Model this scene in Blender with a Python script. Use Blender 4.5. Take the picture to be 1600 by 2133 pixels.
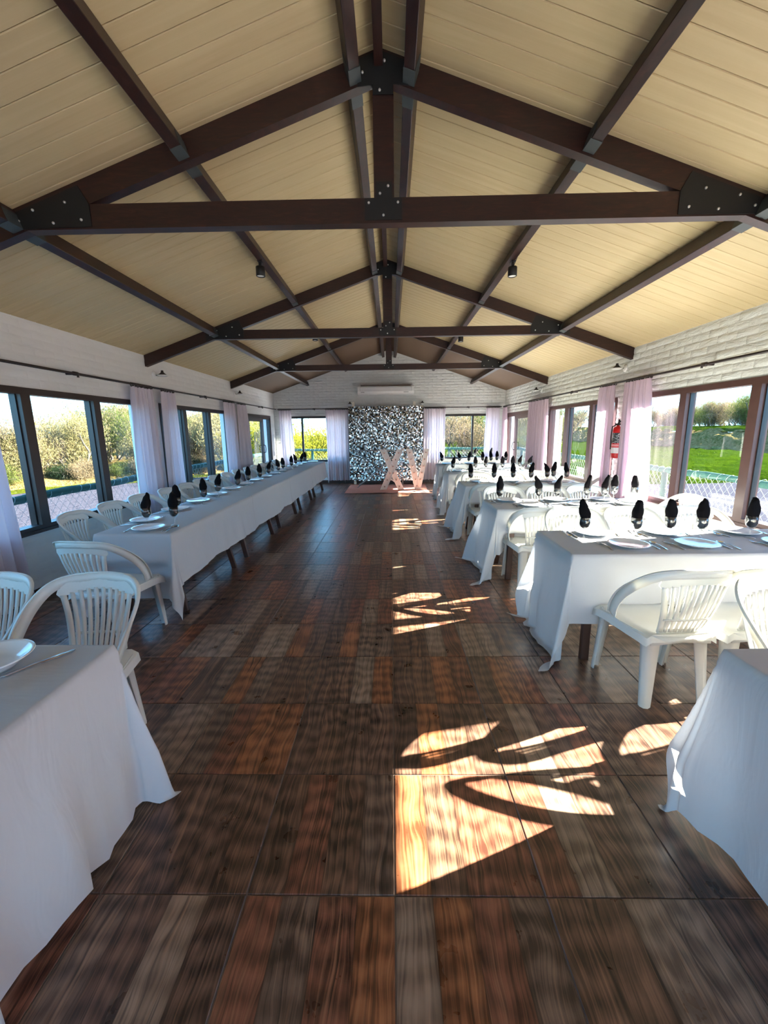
import bpy, math, random
from mathutils import Vector, Matrix, noise
for o in list(bpy.data.objects): bpy.data.objects.remove(o)
S = bpy.context.scene
col = S.collection
R = math.radians
PI = math.pi

# ------------------------------------------------------------------ camera
PITCH, YAW, ROLL, FPX, CAMZ = 0.19436, 0.018653, -0.012084, 865.7, 1.53
cp, sp, cy, sy = math.cos(PITCH), math.sin(PITCH), math.cos(YAW), math.sin(YAW)
fw = Vector((-sy*cp, cy*cp, -sp)); rt = Vector((cy, sy, 0)); up = rt.cross(fw)
cr, sr = math.cos(ROLL), math.sin(ROLL)
rt, up = rt*cr + up*sr, up*cr - rt*sr
cam = bpy.data.cameras.new('camera')
cam.sensor_fit = 'HORIZONTAL'; cam.sensor_width = 36; cam.lens = 36*FPX/1600
cam.clip_start = 0.02; cam.clip_end = 900
co = bpy.data.objects.new('camera', cam); col.objects.link(co)
m = Matrix((rt, up, -fw)).transposed().to_4x4(); m.translation = Vector((0, 0, CAMZ))
co.matrix_world = m
S.camera = co

# ------------------------------------------------------------------ world, sun, exposure
S.view_settings.view_transform = 'Standard'
S.view_settings.look = 'None'
S.view_settings.gamma = 1
S.view_settings.use_curve_mapping = False
S.view_settings.exposure = 3.3
S.cycles.transparent_max_bounces = 24
S.cycles.max_bounces = 10
S.cycles.diffuse_bounces = 6
S.cycles.sample_clamp_indirect = 6
w = bpy.data.worlds.new('world'); S.world = w; w.use_nodes = True
nt = w.node_tree; nt.nodes.clear()
tc = nt.nodes.new('ShaderNodeTexCoord'); sx = nt.nodes.new('ShaderNodeSeparateXYZ')
rp = nt.nodes.new('ShaderNodeValToRGB'); bg = nt.nodes.new('ShaderNodeBackground'); wo = nt.nodes.new('ShaderNodeOutputWorld')
nt.links.new(tc.outputs['Generated'], sx.inputs[0]); nt.links.new(sx.outputs['Z'], rp.inputs[0])
nt.links.new(rp.outputs[0], bg.inputs[0]); nt.links.new(bg.outputs[0], wo.inputs[0])
rp.color_ramp.elements[0].position = 0.0; rp.color_ramp.elements[0].color = (0.36, 0.66, 0.86, 1)
rp.color_ramp.elements[1].position = 0.6; rp.color_ramp.elements[1].color = (0.16, 0.38, 0.78, 1)
e = rp.color_ramp.elements.new(0.10); e.color = (0.16, 0.48, 0.80, 1)
bg.inputs[1].default_value = 1.0
SUN = Vector((1.0, 0.24, 0.565))
sl = bpy.data.lights.new('sun', 'SUN'); sl.energy = 12.5; sl.angle = R(0.55); sl.color = (1.0, 0.94, 0.84)
so = bpy.data.objects.new('sun', sl); col.objects.link(so)
so.rotation_euler = SUN.to_track_quat('Z', 'Y').to_euler(); so.location = (40, 10, 25)

# ------------------------------------------------------------------ helpers
def meta(o, label=None, cat=None, group=None, kind=None):
    if label: o['label'] = label
    if cat: o['category'] = cat
    if group: o['group'] = group
    if kind: o['kind'] = kind
    return o
def thing(name, label, cat, loc=(0, 0, 0), rz=0.0, group=None):
    o = bpy.data.objects.new(name, None); col.objects.link(o); o.empty_display_size = 0.1
    o.location = loc; o.rotation_euler = (0, 0, rz)
    return meta(o, label, cat, group)
def link(name, me, parent=None, loc=None, rot=None, scale=None):
    o = bpy.data.objects.new(name, me); col.objects.link(o)
    if parent: o.parent = parent
    if loc: o.location = loc
    if rot: o.rotation_euler = rot
    if scale: o.scale = scale
    return o
def copy_tree(o, parent=None):
    c = o.copy(); col.objects.link(c); c.parent = parent
    for ch in KIDS.get(o.name, list(o.children)): copy_tree(ch, c)
    return c
KIDS = {}
def freeze(o):
    KIDS[o.name] = list(o.children)
    for ch in o.children: freeze(ch)
class MB:
    def __init__(s): s.v = []; s.f = []; s.sm = []
    def add(s, vs, fs, smooth=False):
        n = len(s.v); s.v += [tuple(v) for v in vs]
        s.f += [tuple(i+n for i in f) for f in fs]; s.sm += [smooth]*len(fs); return s
    def box(s, a, b, M=None, c=0.0):
        x0, y0, z0 = a; x1, y1, z1 = b
        vs = [(x0, y0, z0), (x1, y0, z0), (x1, y1, z0), (x0, y1, z0), (x0, y0, z1), (x1, y0, z1), (x1, y1, z1), (x0, y1, z1)]
        if M: vs = [M @ Vector(v) for v in vs]
        return s.add(vs, [(0, 3, 2, 1), (4, 5, 6, 7), (0, 1, 5, 4), (1, 2, 6, 5), (2, 3, 7, 6), (3, 0, 4, 7)])
    def bar(s, p, q, w, h, upv=(0, 0, 1), c=0.12):
        """beam from p to q, w wide, h tall, chamfered long edges"""
        p, q = Vector(p), Vector(q); d = (q-p).normalized(); r_ = d.cross(Vector(upv)).normalized(); u = r_.cross(d)
        k = min(w, h)*c; w2, h2 = w/2, h/2
        prof = [(-w2+k, -h2), (w2-k, -h2), (w2, -h2+k), (w2, h2-k), (w2-k, h2), (-w2+k, h2), (-w2, h2-k), (-w2, -h2+k)]
        vs = [p+r_*a+u*b for a, b in prof]+[q+r_*a+u*b for a, b in prof]
        fs = [(i, (i+1) % 8, 8+(i+1) % 8, 8+i) for i in range(8)]+[tuple(range(7, -1, -1)), tuple(range(8, 16))]
        return s.add(vs, fs)
    def tube(s, pts, r, n=8, caps=True, closed=False, smooth=True):
        pts = [Vector(p) for p in pts]; N = len(pts); rs = r if isinstance(r, (list, tuple)) else [r]*N
        vs = []; prev = None
        for i in range(N):
            if closed: d = pts[(i+1) % N]-pts[i-1]
            else: d = pts[min(i+1, N-1)]-pts[max(i-1, 0)]
            d = d.normalized() if d.length > 1e-9 else Vector((0, 0, 1))
            if prev is None:
                a = Vector((0, 0, 1)) if abs(d.z) < 0.9 else Vector((1, 0, 0))
                x = d.cross(a).normalized()
            else:
                x = (prev-d*prev.dot(d)).normalized()
            prev = x; y = d.cross(x)
            for k in range(n):
                t = 2*PI*k/n; vs.append(pts[i]+(x*math.cos(t)+y*math.sin(t))*rs[i])
        fs = []
        for i in range(N if closed else N-1):
            j = (i+1) % N
            for k in range(n):
                fs.append((i*n+k, i*n+(k+1) % n, j*n+(k+1) % n, j*n+k))
        s.add(vs, fs, smooth)
        if caps and not closed:
            n0 = len(s.v)-len(vs)
            s.f += [tuple(n0+k for k in range(n-1, -1, -1)), tuple(n0+(N-1)*n+k for k in range(n))]; s.sm += [False, False]
        return s
    def lathe(s, prof, n=24, c=(0, 0, 0), smooth=True, M=None):
        vs = []
        for r, z in prof:
            for k in range(n):
                t = 2*PI*k/n; v = Vector((c[0]+r*math.cos(t), c[1]+r*math.sin(t), c[2]+z))
                vs.append(M @ v if M else v)
        fs = [(i*n+k, i*n+(k+1) % n, (i+1)*n+(k+1) % n, (i+1)*n+k) for i in range(len(prof)-1) for k in range(n)]
        return s.add(vs, fs, smooth)
    def prism(s, poly, y0, y1, M=None):
        """polygon in XZ extruded along Y"""
        n = len(poly); vs = [(a, y0, b) for a, b in poly]+[(a, y1, b) for a, b in poly]
        if M: vs = [M @ Vector(v) for v in vs]
        return s.add(vs, [tuple(range(n)), tuple(range(2*n-1, n-1, -1))]+[(i+n, (i+1) % n+n, (i+1) % n, i) for i in range(n)])
    def mesh(s, name, mat):
        me = bpy.data.meshes.new(name); me.from_pydata(s.v, [], s.f)
        me.polygons.foreach_set('use_smooth', s.sm)
        for mm in (mat if isinstance(mat, (list, tuple)) else [mat]): me.materials.append(mm)
        me.update(); return me
    def obj(s, name, mat, parent=None, loc=None, rot=None): return link(name, s.mesh(name, mat), parent, loc, rot)

# ------------------------------------------------------------------ materials
def lin(c): return tuple(((x/255)/12.92 if x/255 <= 0.04045 else ((x/255+0.055)/1.055)**2.4) for x in c)
class NT:
    def __init__(s, name):
        s.m = bpy.data.materials.new(name); s.m.use_nodes = True; s.t = s.m.node_tree; s.t.nodes.clear()
        s.out = s.t.nodes.new('ShaderNodeOutputMaterial')
    def n(s, typ, **kw):
        x = s.t.nodes.new('ShaderNode'+typ)
        for k, v in kw.items(): setattr(x, k, v)
        return x
    def l(s, a, b): s.t.links.new(a, b)
    def math(s, op, a, b=None, c=None):
        x = s.n('Math', operation=op)
        for i, v in enumerate((a, b, c)):
            if v is None: continue
            if isinstance(v, (int, float)): x.inputs[i].default_value = v
            else: s.l(v, x.inputs[i])
        return x.outputs[0]
    def mix(s, f, a, b, typ='RGBA', blend='MIX'):
        x = s.n('Mix', data_type=typ); x.blend_type = blend
        ia, ib, o = (6, 7, 2)
        if isinstance(f, (int, float)): x.inputs[0].default_value = f
        else: s.l(f, x.inputs[0])
        for i, v in ((ia, a), (ib, b)):
            if isinstance(v, tuple): x.inputs[i].default_value = (*v[:3], 1)
            else: s.l(v, x.inputs[i])
        return x.outputs[o]
    def noise(s, vec, scale, detail=4, rough=0.55, dist=0.0):
        x = s.n('TexNoise'); x.inputs['Scale'].default_value = scale; x.inputs['Detail'].default_value = detail
        x.inputs['Roughness'].default_value = rough; x.inputs['Distortion'].default_value = dist
        if vec is not None: s.l(vec, x.inputs['Vector'])
        return x
    def ramp(s, f, stops):
        x = s.n('ValToRGB'); cr_ = x.color_ramp
        while len(cr_.elements) < len(stops): cr_.elements.new(0.5)
        for e_, (p, c) in zip(cr_.elements, stops):
            e_.position = p; e_.color = (*c, 1) if len(c) == 3 else c
        s.l(f, x.inputs[0]); return x.outputs[0]
    def mapping(s, vec, scale=(1, 1, 1), loc=(0, 0, 0)):
        x = s.n('Mapping'); x.inputs['Scale'].default_value = scale; x.inputs['Location'].default_value = loc
        s.l(vec, x.inputs['Vector']); return x.outputs[0]
    def bump(s, h, strength=0.3, dist=0.01):
        x = s.n('Bump'); x.inputs['Strength'].default_value = strength; x.inputs['Distance'].default_value = dist
        s.l(h, x.inputs['Height']); return x.outputs[0]
    def bsdf(s, color, rough=0.5, metal=0.0, normal=None, spec=0.5, **kw):
        x = s.n('BsdfPrincipled')
        for nm, v in (('Base Color', color), ('Roughness', rough), ('Metallic', metal), ('Specular IOR Level', spec)):
            if isinstance(v, tuple): x.inputs[nm].default_value = (*v[:3], 1)
            elif isinstance(v, (int, float)): x.inputs[nm].default_value = v
            else: s.l(v, x.inputs[nm])
        if normal is not None: s.l(normal, x.inputs['Normal'])
        return x
    def done(s, x): s.l(x.outputs[0], s.out.inputs[0]); return s.m
def plain(name, rgb, rough=0.5, metal=0.0, spec=0.5, nz=0.06, nscale=12):
    t = NT(name); c = lin(rgb); g = t.n('NewGeometry')
    n_ = t.noise(g.outputs['Position'], nscale, 3)
    cc = t.mix(n_.outputs[0], tuple(x*(1-nz) for x in c), tuple(min(1, x*(1+nz)) for x in c))
    return t.done(t.bsdf(cc, rough, metal, spec=spec))

def wood_beam():
    t = NT('dark stained beam wood'); g = t.n('TexCoord')
    v = t.mapping(g.outputs['Object'], (1, 1, 1))
    n1 = t.noise(t.mapping(v, (3, 3, 18)), 3.0, 6, 0.6, 0.8)
    n2 = t.noise(v, 1.6, 3)
    c = t.ramp(n1.outputs[0], [(0.3, lin((28, 13, 9))), (0.55, lin((48, 22, 15))), (0.8, lin((74, 38, 26)))])
    c = t.mix(t.math('MULTIPLY', n2.outputs[0], 0.5), c, lin((36, 20, 16)))
    return t.done(t.bsdf(c, 0.42, 0, t.bump(n1.outputs[0], 0.15, 0.004)))
M_BEAM = wood_beam()
def ceiling_wood():
    t = NT('pale pine ceiling boards'); g = t.n('NewGeometry'); oi = t.n('ObjectInfo')
    v = t.mapping(g.outputs['Position'], (0.7, 16, 0.7))
    n1 = t.noise(v, 1.4, 6, 0.6, 0.6); n2 = t.noise(g.outputs['Position'], 0.9, 2)
    a = t.mix(n1.outputs[0], lin((178, 157, 115)), lin((213, 194, 152)))
    a = t.mix(t.math('MULTIPLY', oi.outputs['Random'], 0.35), a, lin((192, 177, 136)))
    a = t.mix(t.math('MULTIPLY', n2.outputs[0], 0.3), a, lin((174, 150, 112)))
    return t.done(t.bsdf(a, 0.6, 0, t.bump(n1.outputs[0], 0.08, 0.003), spec=0.3))
M_BOARD = ceiling_wood()
def floor_tile():
    t = NT('wood print ceramic tile'); g = t.n('NewGeometry'); P = g.outputs['Position']
    s_ = t.n('SeparateXYZ'); t.l(P, s_.inputs[0])
    px = t.math('DIVIDE', t.math('ADD', s_.outputs[0], 10.0), 0.125); ix = t.math('FLOOR', px)
    iy = t.math('FLOOR', t.math('DIVIDE', t.math('SUBTRACT', s_.outputs[1], TY0), 0.5))
    cb = t.n('CombineXYZ'); t.l(ix, cb.inputs[0]); t.l(iy, cb.inputs[1])
    wn = t.n('TexWhiteNoise', noise_dimensions='3D'); t.l(cb.outputs[0], wn.inputs['Vector'])
    k = wn.outputs['Value']; rc = t.n('SeparateColor'); t.l(wn.outputs['Color'], rc.inputs[0])
    # grain coordinates, shifted per strip
    off = t.n('CombineXYZ'); t.l(t.math('MULTIPLY', k, 37.0), off.inputs[0]); t.l(t.math('MULTIPLY', rc.outputs[1], 53.0), off.inputs[1]); t.l(t.math('ADD', t.math('MULTIPLY', rc.outputs[2], 9.0), 0.37), off.inputs[2])
    va = t.n('VectorMath', operation='ADD'); t.l(P, va.inputs[0]); t.l(off.outputs[0], va.inputs[1])
    wp = t.noise(t.mapping(va.outputs[0], (6, 2.2, 1)), 1.0, 2, 0.5, 0.0)
    wx = t.n('CombineXYZ'); t.l(t.math('MULTIPLY', t.math('SUBTRACT', wp.outputs[0], 0.5), 0.11), wx.inputs[0])
    vb = t.n('VectorMath', operation='ADD'); t.l(va.outputs[0], vb.inputs[0]); t.l(wx.outputs[0], vb.inputs[1]); va = vb
    grain = t.noise(t.mapping(va.outputs[0], (46, 0.30, 1)), 3.0, 5, 0.66, 0.0)
    fig = t.noise(t.mapping(va.outputs[0], (20, 0.45, 1)), 1.2, 3, 0.6, 0.0)
    blot = t.noise(va.outputs[0], 6.5, 4, 0.6, 0.0)
    wv = t.n('TexWave', wave_type='RINGS'); wv.inputs['Scale'].default_value = 5.0; wv.inputs['Distortion'].default_value = 4.0
    wv.inputs['Detail'].default_value = 3.0; wv.inputs['Detail Scale'].default_value = 1.4
    t.l(t.mapping(va.outputs[0], (2.4, 0.7, 1)), wv.inputs['Vector'])
    lo = t.ramp(k, [(0.0, lin((52, 36, 28))), (0.26, lin((96, 76, 62))), (0.42, lin((66, 38, 28))), (0.58, lin((52, 36, 29))), (0.80, lin((84, 46, 28))), (0.90, lin((62, 46, 38)))])
    hi = t.ramp(k, [(0.0, lin((130, 94, 74))), (0.26, lin((156, 130, 110))), (0.42, lin((146, 92, 70))), (0.58, lin((124, 92, 75))), (0.80, lin((166, 106, 70))), (0.90, lin((140, 112, 94)))])
    for nd in (lo, hi): nd.node.color_ramp.interpolation = 'CONSTANT'
    f = t.math('ADD', t.math('MULTIPLY', grain.outputs[0], 0.9), t.math('MULTIPLY', fig.outputs[0], 0.5))
    f = t.math('ADD', f, t.math('MULTIPLY', wv.outputs[1], 0.18))
    f = t.math('ADD', f, t.math('MULTIPLY', blot.outputs[0], 0.5))
    f = t.ramp(t.math('MULTIPLY', f, 0.44), [(0.385, (0, 0, 0)), (0.56, (1, 1, 1))])
    c = t.mix(f, lo, hi)
    ck = t.noise(t.mapping(va.outputs[0], (46, 1.2, 1)), 1.6, 1, 0.5, 0.0)
    c = t.mix(t.math('MULTIPLY', t.ramp(ck.outputs[0], [(0.60, (0, 0, 0)), (0.68, (1, 1, 1))]), 0.55), c, lin((30, 17, 12)))
    lt_ = t.noise(t.mapping(va.outputs[0], (60, 0.8, 1)), 1.9, 2, 0.5, 0.0)
    c = t.mix(t.math('MULTIPLY', t.ramp(lt_.outputs[0], [(0.56, (0, 0, 0)), (0.70, (1, 1, 1))]), 0.22), c, lin((190, 140, 104)))
    # dark joint printed between strips
    fr = t.math('FRACT', px); e_ = t.math('MINIMUM', fr, t.math('SUBTRACT', 1.0, fr))
    line = t.ramp(e_, [(0.0, (1, 1, 1)), (0.022, (0, 0, 0))])
    c = t.mix(t.math('MULTIPLY', line, 0.6), c, lin((34, 22, 17)))
    edge = t.ramp(e_, [(0.0, (1, 1, 1)), (0.22, (0, 0, 0))])
    c = t.mix(t.math('MULTIPLY', edge, 0.25), c, lin((34, 20, 15)))
    r_ = t.math('ADD', 0.22, t.math('MULTIPLY', blot.outputs[0], 0.16))
    return t.done(t.bsdf(c, r_, 0, t.bump(grain.outputs[0], 0.10, 0.002), spec=0.5))
TY0 = 1.117
M_TILE = floor_tile()
M_GROUT = plain('grey brown grout', (118, 102, 92), 0.8)
def painted_brick(name, rgb, amt):
    t = NT(name); g = t.n('NewGeometry'); P = g.outputs['Position']
    n1 = t.noise(t.mapping(P, (2.2, 2.2, 9)), 3.0, 5, 0.6, 0.6); n2 = t.noise(P, 45, 3)
    n3 = t.noise(t.mapping(P, (1, 1, 4)), 1.3, 3)
    c = lin(rgb)
    cc = t.mix(n3.outputs[0], tuple(x*0.9 for x in c), tuple(min(1, x*1.06) for x in c))
    h = t.math('ADD', n1.outputs[0], t.math('MULTIPLY', n2.outputs[0], 0.15))
    return t.done(t.bsdf(cc, 0.75, 0, t.bump(h, amt, 0.02), spec=0.3))
M_WALL = painted_brick('white painted brick', (218, 219, 214), 0.9)
M_WALLS = painted_brick('smooth white painted masonry', (222, 222, 219), 0.22)
def fabric(name, rgb, trans, rough=0.85, weave=0.05, crease=0.0):
    t = NT(name); g = t.n('NewGeometry'); P = g.outputs['Position']; c = lin(rgb)
    n1 = t.noise(P, 3.0, 3); n2 = t.noise(P, 420, 1)
    cc = t.mix(n1.outputs[0], tuple(x*0.97 for x in c), c)
    h = n2.outputs[0]
    nb = t.bump(h, weave, 0.001)
    if crease:
        n3 = t.noise(t.mapping(P, (1.5, 5, 2)), 1.6, 3, 0.55, 1.2)
        b2 = t.n('Bump'); b2.inputs['Strength'].default_value = crease; b2.inputs['Distance'].default_value = 0.03
        t.l(n3.outputs[0], b2.inputs['Height']); t.l(nb, b2.inputs['Normal']); nb = b2.outputs[0]
    p = t.bsdf(cc, rough, 0, nb, spec=0.06)
    tr = t.n('BsdfTranslucent'); t.l(cc, tr.inputs[0])
    mx = t.n('MixShader'); mx.inputs[0].default_value = trans; t.l(p.outputs[0], mx.inputs[1]); t.l(tr.outputs[0], mx.inputs[2])
    return t.done(mx)
M_CLOTH = fabric('white polyester tablecloth', (214, 215, 218), 0.30, crease=0.22)
M_CURT_L = fabric('lavender white curtain', (220, 210, 217), 0.26)
M_CURT_R = fabric('curtain fabric in sunlit pink', (206, 184, 197), 0.24)  # pinker copy of the curtain fabric, sunny-side tint painted into its colour
M_NAP = fabric('black napkin cotton', (22, 20, 22), 0.0, 0.9, 0.2, 0.3)
M_RUG = fabric('salmon pink cloth', (214, 160, 146), 0.05, 0.9, 0.2, 0.5)
def plastic():
    t = NT('white moulded plastic'); g = t.n('NewGeometry'); n1 = t.noise(g.outputs['Position'], 5, 3)
    cc = t.mix(n1.outputs[0], lin((214, 214, 208)), lin((226, 226, 222)))
    p = t.bsdf(cc, 0.38, 0, spec=0.5); tr = t.n('BsdfTranslucent'); tr.inputs[0].default_value = (0.80, 0.77, 0.66, 1)
    mx = t.n('MixShader'); mx.inputs[0].default_value = 0.15; t.l(p.outputs[0], mx.inputs[1]); t.l(tr.outputs[0], mx.inputs[2])
    return t.done(mx)
M_PLASTIC = plastic()
def thin_glass(name, tint=(1, 1, 1), extra=0.0, rough=0.0):
    t = NT(name); g = t.n('NewGeometry'); dt = t.n('VectorMath', operation='DOT_PRODUCT')
    t.l(g.outputs['Incoming'], dt.inputs[0]); t.l(g.outputs['Normal'], dt.inputs[1])
    cs = t.math('SUBTRACT', 1.0, t.math('ABSOLUTE', dt.outputs['Value']))
    fres = t.math('ADD', 0.013, t.math('MULTIPLY', 0.7, t.math('POWER', cs, 5.0)))
    tr = t.n('BsdfTransparent'); tr.inputs[0].default_value = (*tint, 1); gl = t.n('BsdfGlossy'); gl.inputs['Roughness'].default_value = rough
    nz = t.noise(t.n('NewGeometry').outputs['Position'], 2.0, 2)
    f = t.math('ADD', fres, t.math('MULTIPLY', nz.outputs[0], extra))
    mx = t.n('MixShader'); t.l(f, mx.inputs[0]); t.l(tr.outputs[0], mx.inputs[1]); t.l(gl.outputs[0], mx.inputs[2])
    return t.done(mx)
M_PANE = thin_glass('tinted window glass', (0.93, 0.95, 0.94), 0.015)
M_GLASS = thin_glass('goblet glass', (0.94, 0.95, 0.95), 0.20)
M_PORC = plain('white glazed porcelain', (226, 228, 228), 0.12, nz=0.01)
M_STEEL = plain('stainless cutlery steel', (190, 190, 192), 0.18, 1.0)
M_FRAME = plain('window timber in shade tone', (44, 30, 26), 0.4, nz=0.2)  # left-hand window timber, its shade painted in as a darker tone
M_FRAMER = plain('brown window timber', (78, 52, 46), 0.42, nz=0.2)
M_ALU = plain('dark aluminium section', (38, 34, 34), 0.35)
M_BLACK = plain('black painted metal', (11, 12, 12), 0.55)
M_HANG = plain('grey painted steel hanger', (58, 66, 66), 0.5)
M_BOLT = plain('zinc bolt', (205, 205, 200), 0.35, 0.6)
M_ROD = plain('dark brown curtain rod', (38, 26, 24), 0.4)
M_LEG = plain('dark walnut table wood', (66, 36, 24), 0.45, nz=0.25)
M_BASEB = plain('dark brown skirting tile', (62, 38, 30), 0.4, nz=0.3, nscale=6)
M_WHITE = plain('white enamel', (226, 226, 222), 0.35)
M_LENS = plain('frosted lamp lens', (232, 230, 224), 0.4)
M_RED = plain('red extinguisher enamel', (196, 28, 30), 0.3)
M_SILVER = plain('silver painted steel', (150, 150, 150), 0.35, 0.5)
M_LETTER = plain('cream painted letter board', (222, 208, 198), 0.6)
M_BULB = plain('frosted pink bulb', (190, 158, 146), 0.25)
M_RAIL = plain('green painted log rail', (34, 60, 54), 0.8, 0.0, 0.05, nz=0.25)
M_WIRE = plain('galvanised wire', (120, 130, 128), 0.5, 0.4)
M_DECK = plain('pale bounce deck', (186, 186, 188), 0.8, nz=0.2)  # deck tone kept pale to bounce sunlight up into the room
M_BARK = plain('grey willow bark', (84, 76, 64), 0.9, nz=0.3)

# ------------------------------------------------------------------ room constants
XL, XR, YF, YB = -3.38, 3.28, 12.3, -3.1
CX, RZ, SLOPE = -0.05, 3.72, 0.343
def ceil_z(x): return RZ-SLOPE*abs(x-CX)
WT = 0.2
random.seed(7)

# floor: slab of grout, tiles proud of it
floor = MB().box((XL, YB, -0.12), (XR, YF, -0.004)).obj('floor', M_GROUT); meta(floor, kind='structure')
def tile_mesh(w_, d_):
    b = MB(); g_ = 0.0022; c = 0.002; x0, x1, y0, y1 = g_, w_-g_, g_, d_-g_
    vs = [(x0, y0, -0.005), (x1, y0, -0.005), (x1, y1, -0.005), (x0, y1, -0.005),
          (x0, y0, -c), (x1, y0, -c), (x1, y1, -c), (x0, y1, -c),
          (x0+c, y0+c, 0), (x1-c, y0+c, 0), (x1-c, y1-c, 0), (x0+c, y1-c, 0)]
    fs = [(8, 9, 10, 11)]
    for a in (0, 4): fs += [(a+i, a+(i+1) % 4, a+4+(i+1) % 4, a+4+i) for i in range(4)]
    return b.add(vs, fs)
TM = tile_mesh(0.5, 0.5).mesh('floor_tile', M_TILE)
cells = []
for j in range(-15, 23):
    y0 = TY0+0.5*j
    for i in range(-7, 7):
        x0 = 0.001+0.5*i
        a, b_ = max(x0, XL), min(x0+0.5, XR); c, d = max(y0, YB), min(y0+0.5, YF)
        if b_-a < 0.02 or d-c < 0.02: continue
        cells.append((a, b_, c, d))
def vis_key(c):
    xm, ym = (c[0]+c[1])/2, (c[2]+c[3])/2
    return (0 if (ym > 0.7 and abs(xm) < ym*0.98+0.3) else 1, ym)
cells.sort(key=vis_key)
rest = MB()
for n_, (a, b_, c, d) in enumerate(cells):
    if n_ < 298:
        full = abs(b_-a-0.5) < 1e-6 and abs(d-c-0.5) < 1e-6
        link('tile', TM if full else tile_mesh(b_-a, d-c).mesh('floor_tile_cut', M_TILE), floor, (a, c, 0))
    else:
        tb = tile_mesh(b_-a, d-c); rest.add([(v[0]+a, v[1]+c, v[2]) for v in tb.v], tb.f)
meta(rest.obj('tile_field', M_TILE, floor), kind='stuff')

# walls with openings ------------------------------------------------
def P3(side, u, w_, z):
    """u along the wall, w_ outward from the inner face"""
    if side == 'left': return (XL-w_, u, z)
    if side == 'right': return (XR+w_, u, z)
    if side == 'far': return (u, YF+w_, z)
    return (u, YB-w_, z)
def sbox(mb, side, u0, u1, w0, w1, z0, z1):
    a, b_ = P3(side, u0, w0, z0), P3(side, u1, w1, z1)
    return mb.box(tuple(min(p, q) for p, q in zip(a, b_)), tuple(max(p, q) for p, q in zip(a, b_)))
ZH, ZS = 1.955, 0.62
openings = {
 'left': [(-2.85, -0.25, ZS, ZH), (0.1, 2.7, ZS, ZH), (3.12, 5.78, ZS, ZH), (6.18, 8.86, ZS, ZH), (9.95, 11.86, 0.0, ZH)],
 'right': [(-2.85, -0.25, ZS, ZH), (0.1, 2.7, ZS, ZH), (3.12, 5.78, ZS, ZH), (6.25, 8.86, ZS, ZH), (10.05, 12.02, 0.0, ZH)],
 'far': [(-3.22, -1.28, 0.64, 1.95), (1.03, 3.12, 0.68, 1.96)],
 'back': [(-1.5, 1.5, 0.02, 2.1)],
}
def wall(side, u0, u1, ztop, mat):
    mb = MB(); ops = sorted(openings[side]); cur = u0
    for (a, b_, z0, z1) in ops:
        sbox(mb, side, cur, a, 0, WT, -0.1, ztop)
        if z0 > 0.01: sbox(mb, side, a, b_, 0, WT, -0.1, z0)
        sbox(mb, side, a, b_, 0, WT, z1, ztop); cur = b_
    sbox(mb, side, cur, u1, 0, WT, -0.1, ztop)
    if side in ('far', 'back'):
        y0 = YF if side == 'far' else YB-WT
        mb.prism([(XL-WT, ztop), (XR+WT, ztop), (XR+WT, ceil_z(XR+WT)+0.02), (CX, RZ+0.02), (XL-WT, ceil_z(XL-WT)+0.02)], y0, y0+WT)
    return meta(mb.obj('wall_'+side, mat), kind='structure')
wl = wall('left', YB, YF+WT, 2.60, M_WALLS)
wr = wall('right', YB, YF+WT, 2.60, M_WALL)
wf = wall('far', XL, XR, 2.30, M_WALL)
wb = wall('back', XL, XR, 2.30, M_WALLS)

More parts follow.
